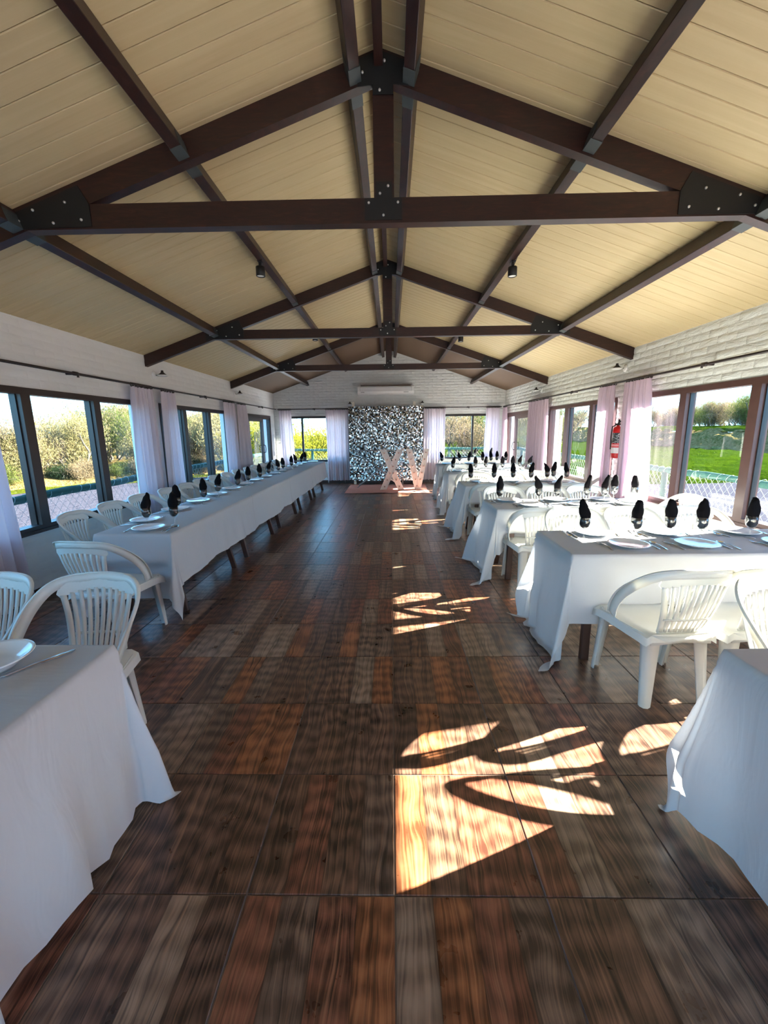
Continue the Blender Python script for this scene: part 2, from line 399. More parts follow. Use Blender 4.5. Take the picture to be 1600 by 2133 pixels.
# brick faces: soft edged painted bricks standing proud of the wall
def brick_shape(L, H, dep, k, rnd):
    """front face in u (0..L), z (0..H); w negative = into the room"""
    n_u = 3; vs = []; fs = []
    for r_, (iz, dw) in enumerate(((0, 0), (0.16, 1), (0.84, 1), (1, 0))):
        for c_ in range(n_u+3):
            uu = [0, 0.05, 0.35, 0.65, 0.95, 1][c_]
            ed = 0 if c_ in (0, n_u+2) else 1
            dd = -dep*(1+rnd.uniform(-0.7, 0.7))*min(dw, ed)
            vs.append((uu*L, dd, iz*H+(rnd.uniform(-0.007, 0.007) if dw else 0)))
    m_ = n_u+3
    for r_ in range(3):
        for c_ in range(m_-1): fs.append((r_*m_+c_, r_*m_+c_+1, (r_+1)*m_+c_+1, (r_+1)*m_+c_))
    return vs, fs
BH, BL, BG = 0.068, 0.235, 0.007
def bricks(side, parent, u0, u1, z0, z1f, mat, dep, limit, umin=-99):
    rnd = random.Random(side); lst = []
    ops = openings[side]; k = 0; z = z0
    while z < 3.8:
        off = (k % 2)*0.12; iv = [(u0, u1)]
        for (a, b_, oz0, oz1) in ops:
            if z+BH > oz0-0.01 and z < oz1+0.01:
                iv = [q for (p0, p1) in iv for q in ((p0, min(p1, a)), (max(p0, b_), p1)) if q[1]-q[0] > 0.02]
        if side in ('far',):
            zt = z+BH; hw = (RZ-zt)/SLOPE-0.01
            if hw <= 0.15: break
            iv = [(max(p0, CX-hw), min(p1, CX+hw)) for p0, p1 in iv]; iv = [q for q in iv if q[1]-q[0] > 0.05]
        elif z+BH > z1f: break
        for (p0, p1) in iv:
            n0 = math.floor((p0-off)/(BL+BG))
            while True:
                a = max(p0, n0*(BL+BG)+off+BG/2); b_ = min(p1, n0*(BL+BG)+off+BL+BG/2)
                if n0*(BL+BG)+off > p1: break
                if b_-a > 0.04: lst.append((a, b_, z))
                n0 += 1
        z += BH+BG; k += 1
    lst.sort(key=lambda q: (0 if (q[0] > umin and q[2] > 1.9) else 1, q[0]))
    shapes = [brick_shape(1, BH, dep, k, rnd) for _ in range(6)]
    def place(side, a, w_, z): return P3(side, a, w_, z)
    meshes = []
    for vs, fs in shapes:
        b = MB()
        pts = [P3(side, v[0], v[1], v[2]) for v in vs]; o0 = P3(side, 0, 0, 0)
        b.add([(p[0]-o0[0], p[1]-o0[1], p[2]-o0[2]) for p in pts], fs, True); meshes.append(b.mesh('painted_brick', mat))
    field = MB()
    for i, (a, b_, z) in enumerate(lst):
        if i < limit and a > umin:
            o = link('brick', meshes[i % 6], parent, P3(side, a, 0, z))
            o.scale = (1, b_-a, 1) if side in ('left', 'right') else (b_-a, 1, 1)
        else:
            vs, fs = shapes[i % 6]
            field.add([P3(side, a+v[0]*(b_-a), v[1], v[2]+z) for v in vs], fs, True)
    meta(field.obj('brick_field', mat, parent), kind='stuff')
bricks('right', wr, YB, YF, 0.02, 2.585, M_WALL, 0.0055, 296, 3.6)
bricks('left', wl, YB, YF, 0.02, 2.585, M_WALLS, 0.002, 296, 3.4)
bricks('far', wf, XL, XR, 0.02, 9, M_WALL, 0.005, 0)

# skirting
def skirting(side, u0, u1):
    mb = MB(); u = u0
    par = thing('baseboard_'+side, None, None); par['kind'] = 'structure'
    while u < u1-0.01:
        v = min(u+0.5, u1)
        sbox(MB0 := MB(), side, u+0.0015, v-0.0015, -0.012, 0.0, 0.001, 0.088)
        MB0.obj('skirting_tile', M_BASEB, par); u = v
skirting('left', 3.1, 9.93); skirting('right', 3.1, 10.0); skirting('far', XL+0.012, XR-0.012)

# windows -----------------------------------------------------------
win_n = [0]
def window(side, op, posts, mat, fd=0.10, jamb=0.06):
    a, b_, z0, z1 = op; win_n[0] += 1
    W = thing('window_%d' % win_n[0], None, None); W['kind'] = 'structure'
    f = MB(); w0, w1 = -0.012, fd
    sbox(f, side, a, b_, w0, w1, z1-0.06, z1); sbox(f, side, a, b_, w0, w1, z0, z0+0.055)
    sbox(f, side, a, a+jamb, w0+0.001, w1, z0+0.055, z1-0.06); sbox(f, side, b_-jamb, b_, w0+0.001, w1, z0+0.055, z1-0.06)
    f.obj('window_frame', mat, W)
    if side in ('left', 'right'):
        s_ = MB(); sbox(s_, side, a-0.01, b_+0.01, -0.03, 0.0-0.0125, z0-0.012, z0+0.018); s_.obj('window_sill', mat, W)
    edges = [a+jamb]
    for p, pw in posts:
        mlt = MB(); sbox(mlt, side, p-pw/2, p+pw/2, w0, w1, z0+0.055, z1-0.06); mlt.obj('mullion', mat, W)
        if side in ('left', 'right'):
            bd = MB()
            for e_ in (p-pw/2-0.012, p+pw/2): sbox(bd, side, e_, e_+0.012, 0.03, 0.075, z0+0.056, z1-0.061)
            bd.obj('glazing_bead', M_ALU, W)
        edges += [p-pw/2, p+pw/2]
    edges.append(b_-jamb)
    for i in range(0, len(edges), 2):
        g_ = MB(); sbox(g_, side, edges[i]+0.001, edges[i+1]-0.001, 0.050, 0.055, z0+0.056, z1-0.061); g_.obj('pane', M_PANE, W)
    return W
PW = 0.105
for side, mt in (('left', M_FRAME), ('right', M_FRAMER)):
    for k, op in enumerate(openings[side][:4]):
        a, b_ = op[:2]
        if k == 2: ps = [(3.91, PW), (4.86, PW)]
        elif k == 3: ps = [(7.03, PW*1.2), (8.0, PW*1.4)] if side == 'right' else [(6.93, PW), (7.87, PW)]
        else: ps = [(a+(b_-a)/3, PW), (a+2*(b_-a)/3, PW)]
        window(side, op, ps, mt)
window('far', openings['far'][0], [(-2.575, 0.05)], M_ALU, 0.06, 0.035)
window('far', openings['far'][1], [(2.36, 0.05)], M_ALU, 0.06, 0.035)
# glazed doors with a fixed side light
def glazed_door(side, op, mat, leafs, n_):
    a, b_, z0, z1 = op
    D = thing('door_%d' % n_, None, None); D['kind'] = 'structure'
    f = MB(); sbox(f, side, a, b_, -0.012, 0.1, z1-0.06, z1)
    for e_ in (a, b_-0.05): sbox(f, side, e_, e_+0.05, -0.012, 0.1, 0.0, z1-0.06)
    f.obj('door_frame', mat, D)
    for (p, q, jw) in leafs:
        l_ = MB()
        sbox(l_, side, p, p+jw, 0.0, 0.05, 0.01, z1-0.062); sbox(l_, side, q-jw, q, 0.0, 0.05, 0.01, z1-0.062)
        sbox(l_, side, p+jw, q-jw, 0.0, 0.05, z1-0.062-jw, z1-0.062); sbox(l_, side, p+jw, q-jw, 0.0, 0.05, 0.01, 0.01+jw*1.4)
        lf = l_.obj('door_leaf', mat, D)
        g_ = MB(); sbox(g_, side, p+jw, q-jw, 0.022, 0.028, 0.01+jw*1.4, z1-0.062-jw); g_.obj('pane', M_PANE, lf)
        if jw > 0.06:
            h = MB(); pt = [P3(side, q-jw/2, w_, z) for w_, z in ((0, 1.18), (-0.05, 1.17), (-0.06, 1.08), (-0.05, 0.99), (0, 0.98))]
            h.tube(pt, 0.011, 8); h.obj('door_handle', M_BLACK, lf)
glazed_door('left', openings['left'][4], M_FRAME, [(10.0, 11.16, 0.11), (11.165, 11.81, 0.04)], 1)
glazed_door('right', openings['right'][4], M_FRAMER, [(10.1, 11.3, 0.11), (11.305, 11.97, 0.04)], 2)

# ------------------------------------------------------------------ roof
ceiling = MB()
for s_ in (-1, 1):
    xe = XL-WT if s_ < 0 else XR+WT
    ceiling.prism([(CX, RZ+0.022), (xe, ceil_z(xe)+0.022), (xe, ceil_z(xe)+0.12), (CX, RZ+0.12)], YB-WT, YF+WT)
ceiling = meta(ceiling.obj('ceiling', plain('dark ceiling gap', (96, 74, 52), 0.8)), kind='structure')
BW = 0.132
def board_mesh(s_, wdt):
    xe = (XL if s_ < 0 else XR)
    L = abs(xe-CX); c = 0.005; b = MB(); prof = [(0.0018, 0.018), (0.0018, c), (c, 0), (wdt-c, 0), (wdt-0.0018, c), (wdt-0.0018, 0.018)]
    vs = []
    for x in (CX, xe): vs += [(x-CX, a, ceil_z(x)-RZ+z) for a, z in prof]
    fs = [(i, (i+1) % 6, 6+(i+1) % 6, 6+i) for i in range(6)]+[tuple(range(6)), tuple(range(11, 5, -1))]
    return b.add(vs, fs).mesh('ceiling_board', M_BOARD)
bmL, bmR = board_mesh(-1, BW), board_mesh(1, BW)
y = YB; ys = []
while y < YF-0.01: ys.append(y); y += BW
yfix = YF-len(ys)*BW
back = MB()
for y in ys:
    yy = y+yfix+0.0
    if yy > 1.6:
        link('board', bmL, ceiling, (CX, yy, RZ)); link('board', bmR, ceiling, (CX, yy, RZ))
    else:
        for s_, me in ((-1, bmL), (1, bmR)):
            back.add([(v.co.x+CX, v.co.y+yy, v.co.z+RZ) for v in me.vertices], [tuple(p.vertices) for p in me.polygons])
meta(back.obj('board_field', M_BOARD, ceiling), kind='stuff')

# trusses
TRUSS_Y = [-0.1, 2.93, 5.98, 9.1]
TT = 0.065; RD = 0.15
PX = [-0.21, 0.14, -1.27, 1.22, -2.37, 2.30]
def bolts(parent, pts, y, r_=0.008):
    for (x, z) in pts:
        b = MB(); M_ = Matrix.Translation((x, y, z)) @ Matrix.Rotation(PI/2, 4, 'X')
        b.lathe([(0, 0.008), (r_*0.8, 0.008), (r_, 0.004), (r_, 0)], 8, M=M_); b.obj('bolt', M_BOLT, parent)
tl = ['roof truss nearest the camera, dark timber with black bolted plates', 'second roof truss above the middle of the room, dark timber', 'third roof truss closest to the far gable, dark timber']
for i, ty in enumerate(TRUSS_Y):
    T = thing('roof_truss', tl[i-1] if i >= 1 else 'roof truss directly over the camera position', 'roof truss', (0, ty, 0), 0, 'roof trusses')
    r_ = RD; y0, y1 = -TT/2, TT/2
    for s_ in (-1, 1):
        xe = (XL if s_ < 0 else XR)-s_*0.001; x0 = CX+s_*0.0
        mb = MB(); mb.prism([(x0, ceil_z(x0)-0.001), (xe, ceil_z(xe)-0.001), (xe, ceil_z(xe)-r_), (x0, ceil_z(x0)-r_)], y0, y1)
        mb.obj('rafter', M_BEAM, T)
    zt0, zt1 = 2.80, 2.94
    if i >= 2: zt0, zt1 = 2.765, 2.88
    xa = (RZ-0.02-zt1)/SLOPE; xb = (RZ-r_-zt0)/SLOPE
    mb = MB(); k = 0.003
    mb.prism([(CX-xb-0.02, zt0), (CX+xb+0.02, zt0), (CX+xb-0.02, zt0+0.05), (CX+xa-0.22, zt1), (CX-xa+0.22, zt1), (CX-xb+0.02, zt0+0.05)], y0-k, y1+k)
    mb.obj('tie_beam', M_BEAM, T)
    mb = MB().box((CX+0.02-0.062, y0+0.001, zt1), (CX+0.02+0.062, y1-0.001, RZ-0.06)); mb.obj('king_post', M_BEAM, T)
    for yy in ((y0-k-0.006, y0-k-0.0005),):
        p = MB(); p.prism([(CX-0.13, ceil_z(CX-0.13)-0.02), (CX, RZ-0.02), (CX+0.17, ceil_z(CX+0.17)-0.02), (CX+0.17, RZ-0.20), (CX+0.08, RZ-0.19), (CX+0.08, RZ-0.24), (CX-0.04, RZ-0.24), (CX-0.04, RZ-0.19), (CX-0.13, RZ-0.20)], yy[0], yy[1])
        pl = p.obj('apex_plate', M_BLACK, T); bolts(pl, [(CX-0.02, RZ-0.075), (CX+0.03, RZ-0.075), (CX+0.0, RZ-0.22), (CX-0.10, RZ-0.13)], yy[0])
        p = MB(); p.prism([(CX-0.10, zt0+0.015), (CX+0.13, zt0+0.015), (CX+0.13, zt1-0.005), (CX+0.07, zt1-0.005), (CX+0.07, zt1+0.085), (CX-0.03, zt1+0.085), (CX-0.03, zt1-0.005), (CX-0.10, zt1-0.005)], yy[0], yy[1])
        pl = p.obj('tie_plate', M_BLACK, T); bolts(pl, [(CX-0.075, zt1-0.03), (CX+0.105, zt1-0.03), (CX+0.015, zt0+0.04), (CX-0.005, zt1+0.02), (CX+0.045, zt1+0.06)], yy[0])
        for s_ in (-1, 1):
            ex = CX+s_*xb
            c0 = ex-s_*0.42; c1 = ex+s_*0.10
            p = MB(); poly = [(c0, zt0+0.012), (c1-s_*0.06, zt0+0.005), (c1, ceil_z(c1)-r_+0.01), (c1, ceil_z(c1)-0.03), (c0+s_*0.06, ceil_z(c0+s_*0.06)-0.03), (c0, zt1-0.004)]
            if s_ > 0: poly = poly[::-1]
            p.prism(poly, yy[0], yy[1]); pl = p.obj('heel_plate', M_BLACK, T)
            bolts(pl, [(ex-s_*q, zt0+w_) for q, w_ in ((0.36, 0.05), (0.27, 0.15), (0.18, 0.035), (0.06, 0.11), (-0.04, 0.05))], yy[0])
# purlins between trusses
seg = [(YB, TRUSS_Y[0])]+list(zip(TRUSS_Y[:-1], TRUSS_Y[1:]))+[(TRUSS_Y[-1], YF)]
PDP = 0.115
for (ya, yb_) in seg:
    for x in PX:
        a = ya+TT/2+0.001 if ya in TRUSS_Y else ya+0.001; b_ = yb_-TT/2-0.004 if yb_ in TRUSS_Y else yb_-0.001
        s_ = -1 if x < CX else 1; zc = ceil_z(x)-PDP/2-0.016
        th = math.atan(SLOPE)*s_
        upv = (math.sin(th), 0, math.cos(th))
        mb = MB().bar((x, a, zc), (x, b_, zc), 0.066, PDP, upv, 0.05); p = mb.obj('purlin', M_BEAM, ceiling)
        M_ = Matrix.Rotation(th, 4, 'Y')
        for e_, on in ((a, ya in TRUSS_Y), (b_, yb_ in TRUSS_Y)):
            if not on: continue
            d0, d1 = (e_, e_+0.11) if e_ == a else (e_-0.11, e_)
            h = MB()
            for bx in (((-0.036, 0, -PDP/2-0.003), (0.036, d1-d0, -PDP/2)), ((-0.0365, 0, -PDP/2), (-0.0335, d1-d0, PDP/2-0.03)), ((0.0335, 0, -PDP/2), (0.0365, d1-d0, PDP/2-0.03))):
                h.box(bx[0], bx[1], Matrix.Translation((x, d0, zc)) @ M_)
            h.obj('joist_hanger', M_HANG, p)
    mb = MB().box((CX-0.03, (ya+TT/2+0.01) if ya in TRUSS_Y else ya, RZ-0.10), (CX+0.02, (yb_-TT/2-0.01) if yb_ in TRUSS_Y else yb_, RZ-0.012)); mb.obj('ridge_board', M_BEAM, ceiling)

# ------------------------------------------------------------------ roof spotlights and wall lamps
def spot(x, y, label):
    zb = ceil_z(x)-PDP-0.018
    T = thing('spotlight', label, 'spotlight', (x+0.0, y, zb), 0, 'spotlights under the purlins')
    MB().box((-0.02, -0.03, -0.006), (0.02, 0.03, 0.002)).obj('mounting_plate', M_BLACK, T)
    b = MB(); b.bar((0, -0.0, -0.003), (0, -0.0, -0.055), 0.026, 0.016, (0, 1, 0)); b.obj('bracket', M_BLACK, T)
    b = MB(); b.lathe([(0, -0.05), (0.040, -0.05), (0.044, -0.054), (0.044, -0.135), (0.039, -0.138), (0.037, -0.128)], 24); body = b.obj('lamp_body', M_BLACK, T)
    MB().lathe([(0.037, -0.130), (0.02, -0.1315), (0, -0.132)], 24).obj('lamp_lens', M_LENS, body)
    pts = [(0.035*math.sin(PI*t), -0.10+0.10*t, 0.05-0.11*t+0.05*math.sin(PI*t)) for t in [k/10 for k in range(11)]]
    MB().tube(pts, 0.003, 6).obj('cable', M_BLACK, T)
spot(-1.27, 4.45, 'black cylinder spotlight on the near purlin of the water side')
spot(1.22, 4.53, 'black cylinder spotlight on the near purlin of the sunny side')
spot(-1.27, 7.45, 'small black spotlight hidden half behind the second truss, water side')
spot(1.22, 7.65, 'small black spotlight below the second truss tie, sunny side')
def wall_lamp(side, u, z, label):
    p = P3(side, u, 0, z); rz = {'left': 0, 'right': PI, 'far': -PI/2}[side]
    T = thing('wall_lamp', label, 'wall lamp', p, rz, 'small wall lamps')
    M_ = Matrix.Rotation(PI/2, 4, 'Y')
    MB().lathe([(0, 0.03), (0.03, 0.028), (0.05, 0.016), (0.058, 0.0)], 20, M=M_).obj('wall_plate', M_WHITE, T)
    MB().tube([(0.025, 0, 0), (0.07, 0, -0.015), (0.10, 0, 0.02), (0.125, 0, 0.05)], 0.007, 8).obj('arm', M_SILVER, T)
    sh = MB().lathe([(0.0, 0.065), (0.016, 0.062), (0.018, 0.04), (0.03, 0.025), (0.062, 0.0), (0.060, -0.002)], 20, c=(0.125, 0, 0)).obj('shade', plain('dark bronze shade', (52, 44, 40), 0.4), T)
    MB().lathe([(0.066, 0.0), (0.074, -0.008), (0.05, -0.02), (0, -0.026)], 20, c=(0.125, 0, 0)).obj('glass_rim', M_WHITE, sh)
wall_lamp('left', 6.15, 2.34, 'small wall lamp under the second truss on the water-side wall')
wall_lamp('left', 9.25, 2.34, 'small wall lamp under the third truss on the water-side wall')
wall_lamp('right', 6.12, 2.34, 'small wall lamp under the second truss on the sunny wall')
wall_lamp('right', 9.4, 2.34, 'small wall lamp under the third truss on the sunny wall')
wall_lamp('far', -1.16, 2.27, 'tiny lamp on the gable wall by the left top corner of the shiny panel')
wall_lamp('far', 0.90, 2.27, 'tiny lamp on the gable wall by the right top corner of the shiny panel')

# ------------------------------------------------------------------ curtain rods and curtains
RODZ = 2.145
def rod(side, u0, u1, brk, label):
    T = thing('curtain_rod', label, 'curtain rod', P3(side, u0, -0.1, RODZ))
    o = Vector(P3(side, u0, -0.1, RODZ))
    MB().tube([Vector(P3(side, u, -0.1, RODZ))-o for u in (u0, u1)], 0.013, 10).obj('rod', M_ROD, T)
    for u in brk:
        b = MB(); b.tube([Vector(P3(side, u, w_, RODZ))-o for w_ in (0.0, -0.1)], 0.012, 8)
        b.tube([Vector(P3(side, u+q, -0.1, RODZ))-o for q in (-0.04, -0.03, 0.03, 0.04)], [0.014, 0.021, 0.021, 0.014], 10)
        b.tube([Vector(P3(side, u+0.02, -0.11, RODZ-z))-o for z in (0.0, 0.035)], [0.006, 0.012], 8)
        b.obj('bracket', M_ROD, T)
    return T
rod('left', 0.3, 12.15, [1.4, 4.47, 7.55, 10.85], 'long dark curtain rod along the water-side wall')
rod('right', 0.3, 12.15, [1.4, 4.47, 7.6, 10.9], 'long dark curtain rod along the sunny wall')
rod('far', XL+0.13, -1.13, [-2.2], 'short dark curtain rod over the far window beside the long table')
rod('far', 0.97, XR-0.13, [2.2], 'short dark curtain rod over the far window behind the cross tables')
RING = MB().tube([(0, 0.022*math.cos(t), 0.022*math.sin(t)-0.004) for t in [2*PI*k/10 for k in range(10)]], 0.006, 6, closed=True).mesh('ring', M_ROD)
def curtain(side, t0, t1, b0, b1, zb, mat, label, seed=0, gap=0.10):
    rnd = random.Random(seed)
    T = thing('curtain', label, 'curtain', P3(side, (t0+t1)/2, -gap, 0), 0)
    o = Vector(P3(side, (t0+t1)/2, -gap, 0)); zt = RODZ-0.028
    nu = max(40, int(abs(b1-b0)*130)); nz = 30; folds = max(4, round(abs(t1-t0)/0.07)); ph = [rnd.uniform(-0.6, 0.6) for _ in range(folds+2)]
    vs = []; fs = []
    for j in range(nz+1):
        s = j/nz; z = zt+(zb-zt)*s
        ss = s**0.8
        a = t0+(b0-t0)*ss; b_ = t1+(b1-t1)*ss
        for i in range(nu+1):
            q = i/nu; k = q*folds; ki = int(min(k, folds-1e-6)); fr = k-ki
            pin = math.exp(-(s/0.06)**2)
            amp = 0.034*(0.75+0.5*math.sin(ki*2.3+seed))*(1-0.35*pin)
            wv = math.sin(2*PI*(k+0.25*math.sin(ph[ki]+3*s)*s)+0.5*math.sin(1.7*s+ki))
            wv += 0.35*math.sin(2*PI*k*0.37+seed+2*s)*s
            ww = amp*wv*(0.8+0.4*s)
            if side in ('left', 'right'): ww += 0.0
            u = a+(b_-a)*q+0.010*math.sin(2*PI*k*0.5+seed)*s
            vs.append(Vector(P3(side, u, -gap+ww, z+(0.006*math.sin(k*4.1) if j == nz else 0)))-o)
    for j in range(nz):
        for i in range(nu):
            n0 = j*(nu+1)+i; fs.append((n0, n0+1, n0+nu+2, n0+nu+1))
    MB().add(vs, fs, True).obj('fabric_panel', mat, T)
    nr = max(4, int(abs(t1-t0)/0.034))
    for i in range(nr):
        u = t0+(t1-t0)*(i+0.5)/nr
        link('ring', RING, T, Vector(P3(side, u, -0.1, RODZ-0.004))-o, (0, 0, (PI/2 if side == 'far' else 0)+rnd.uniform(-0.35, 0.35)))
    return T
CL, CRm = M_CURT_L, M_CURT_R
curtain('left', 2.9, 3.42, 2.86, 3.52, 0.05, CL, 'lavender curtain nearest the camera, beside the window over the river', 1)
curtain('left', 5.40, 5.88, 5.36, 5.92, 0.06, CL, 'lavender curtain before the second truss, near half of the pair on the river side', 2)
curtain('left', 6.10, 6.48, 6.06, 6.58, 0.06, CL, 'lavender curtain past the second truss, far half of the pair on the river side', 3)
curtain('left', 8.35, 8.95, 8.40, 9.05, 0.06, CL, 'lavender curtain before the glazed door on the river side', 4)
curtain('left', 9.08, 9.62, 9.10, 9.85, 0.06, CL, 'lavender curtain touching the frame of the river-side glazed door', 5)
curtain('far', -3.22, -2.86, -3.20, -2.80, 0.09, CL, 'lavender curtain in the far corner at the end of the long table', 6)
curtain('far', -1.87, -1.13, -1.87, -1.13, 0.09, CL, 'lavender curtain hanging beside the shiny panel, long-table side', 7)
curtain('far', 0.90, 1.56, 0.90, 1.56, 0.09, CL, 'lavender curtain hanging beside the shiny panel, cross-table side', 8)
curtain('far', 2.72, 3.10, 2.66, 3.10, 0.09, CL, 'lavender curtain in the far corner behind the last cross table', 9)
curtain('right', 11.75, 12.12, 11.6, 12.14, 0.09, CRm, 'sunlit pink curtain in the far corner of the sunny wall', 10)
curtain('right', 8.70, 9.25, 8.62, 9.28, 0.06, CRm, 'sunlit pink curtain by the third truss, near half of its pair', 11)
curtain('right', 9.30, 9.92, 9.28, 10.0, 0.06, CRm, 'sunlit pink curtain by the third truss, half that hides the door edge', 12)
curtain('right', 6.14, 6.58, 6.16, 6.64, 0.06, CRm, 'sunlit pink curtain just beyond the red fire extinguisher', 13, 0.12)
curtain('right', 5.32, 5.90, 5.14, 5.90, 0.06, CRm, 'sunlit pink curtain in front of the red fire extinguisher', 14, 0.12)
curtain('right', 2.62, 3.22, 2.55, 3.30, 0.06, CRm, 'sunlit pink curtain at the first truss pier, out past the second cross table', 15)
curtain('right', -0.45, 1.62, -0.45, 1.66, 0.06, CRm, 'unseen wide curtain added to dim the sunny window beside the camera', 16)  # out of view, added to block light from the right
curtain('right', -2.9, -0.55, -2.9, -0.5, 0.06, CRm, 'unseen wide curtain added to dim the sunny window behind the camera', 17)  # also unseen, added to keep bounced light off the near ceiling

# ------------------------------------------------------------------ air conditioner, extinguisher
A = thing('air_conditioner', 'long white wall air conditioner above the shiny panel', 'air conditioner', (-0.135, YF, 2.515))
b = MB(); pr = [(0, 0.03), (-0.13, 0.0), (-0.20, 0.03), (-0.225, 0.09), (-0.225, 0.21), (-0.20, 0.245), (0, 0.245)]
n = len(pr); vs = [(-0.79, y, z) for y, z in pr]+[(0.79, y, z) for y, z in pr]
b.add(vs, [tuple(range(n-1, -1, -1)), tuple(range(n, 2*n))]+[(i, (i+1) % n, (i+1) % n+n, i+n) for i in range(n)]).obj('casing', M_WHITE, A)
b = MB(); b.box((-0.72, -0.231, 0.10), (0.72, -0.226, 0.195)); b.obj('front_panel', plain('white panel', (214, 214, 212), 0.4), A)
b = MB()
for z in (0.098, 0.196): b.box((-0.725, -0.229, z), (0.725, -0.2255, z+0.005))
for x in (-0.726, 0.722): b.box((x, -0.229, 0.098), (x+0.004, -0.2255, 0.2))
b.obj('panel_joint', plain('dark seam', (60, 60, 60), 0.6), A)
b = MB()
for x0, x1 in ((-0.70, -0.60), (0.50, 0.64)): b.box((x0, -0.2285, 0.055), (x1, -0.222, 0.068))
b.obj('display_mark', plain('grey print', (110, 112, 112), 0.5), A)
MB().box((-0.70, -0.226, 0.225), (0.70, -0.06, 0.252)).obj('intake_grille', plain('grey brown intake', (84, 70, 60), 0.7), A)

X_ = thing('fire_extinguisher', 'red fire extinguisher hung on the pier between two sunlit pink curtains', 'fire extinguisher', (3.205, 6.04, 1.10))
MB().lathe([(0, 0), (0.05, 0.0), (0.06, 0.012), (0.062, 0.03), (0.062, 0.38), (0.05, 0.425), (0.022, 0.445), (0.02, 0.46), (0, 0.46)], 24).obj('cylinder', M_RED, X_)
b = MB().box((-0.012, -0.05, 0.46), (0.012, 0.05, 0.485)); b.bar((0, -0.02, 0.49), (0, -0.02, 0.54), 0.02, 0.02, (0, 1, 0)); b.bar((0, 0, 0.485), (0, -0.11, 0.535), 0.02, 0.008); b.bar((0, 0, 0.475), (0, -0.10, 0.487), 0.02, 0.008)
b.obj('valve_handle', M_BLACK, X_)
b = MB().tube([(0, 0.03, 0.47), (-0.03, 0.09, 0.44), (-0.04, 0.085, 0.30), (-0.035, 0.075, 0.12)], [0.009, 0.009, 0.009, 0.013], 8); b.obj('hose', M_BLACK, X_)
def wrap(r_, a0, a1, z0, z1, name, mat, seg_=10):
    b = MB(); vs = [(r_*math.cos(a0+(a1-a0)*i/seg_), r_*math.sin(a0+(a1-a0)*i/seg_), z) for z in (z0, z1) for i in range(seg_+1)]
    b.add(vs, [(i, i+1, i+seg_+2, i+seg_+1) for i in range(seg_)], True); return b.obj(name, mat, X_)
def label_mat():
    t = NT('printed black label'); g = t.n('NewGeometry'); v = t.mapping(g.outputs['Position'], (60, 60, 110))
    n1 = t.n('TexNoise'); n1.inputs['Scale'].default_value = 1.0; t.l(v, n1.inputs['Vector'])
    c = t.ramp(n1.outputs[0], [(0.52, lin((24, 24, 26))), (0.60, lin((190, 190, 190)))]); return t.done(t.bsdf(c, 0.4))
wrap(0.0628, PI*0.7, PI*1.7, 0.21, 0.355, 'instruction_label', label_mat())
wrap(0.0628, PI*0.75, PI*1.55, 0.07, 0.15, 'inspection_label', plain('white label', (220, 214, 214), 0.5))
wrap(0.0629, PI*0.8, PI*1.5, 0.165, 0.195, 'small_label', plain('pink label', (226, 150, 150), 0.5))
MB().box((0.058, -0.03, 0.30), (0.074, 0.03, 0.34)).obj('wall_bracket', M_BLACK, X_)

# ------------------------------------------------------------------ shimmer backdrop, letters, rug, stand
BD = thing('shimmer_backdrop', 'tall silver sequin panel standing against the far wall', 'backdrop', (-0.14, 11.98, 0))
MB().box((-1.05, 0.0, 0.10), (1.05, 0.02, 2.19)).obj('backing_board', plain('charcoal backing', (46, 44, 44), 0.6), BD)
for x in (-0.91, 0.80):
    b = MB().box((x-0.035, 0.021, 0.0), (x+0.035, 0.06, 2.31)); b.box((x-0.03, 0.06, 0), (x+0.03, 0.25, 0.03)); b.obj('support_post', plain('cream timber', (216, 208, 192), 0.6), BD)
rnd = random.Random(5); b = MB(); NS = 64; ps = 2.1/NS
for j in range(NS):
    for i in range(NS):
        if rnd.random() < 0.05: continue
        cx_ = -1.05+(i+0.5)*ps; cz = 0.10+(j+0.5)*(2.09/NS); h = ps*0.42
        tx = rnd.gauss(0.05, 0.09); tz = rnd.gauss(0, 0.08)
        vs = []
        for (a, c) in ((-1, -1), (1, -1), (1, 1), (-1, 1)):
            vs.append((cx_+a*h, -0.012+(-c*h+h)*-tx*1.0+a*h*tz, cz+c*h))
        b.add(vs, [(0, 1, 2, 3)])
def sequin():
    t = NT('silver sequins'); g = t.n('NewGeometry'); wn = t.n('TexWhiteNoise', noise_dimensions='3D')
    s_ = t.n('VectorMath', operation='SNAP'); s_.inputs[1].default_value = (ps, 5, 2.09/NS); 
    t.l(g.outputs['Position'], s_.inputs[0]); t.l(s_.outputs[0], wn.inputs[0])
    c = t.ramp(wn.outputs[0], [(0.0, (0.10, 0.10, 0.10)), (0.35, (0.16, 0.16, 0.15)), (0.42, (0.8, 0.8, 0.78)), (1.0, (0.97, 0.97, 0.95))]); return t.done(t.bsdf(c, 0.2, 1.0))
meta(b.obj('sequin_field', sequin(), BD), kind='stuff')

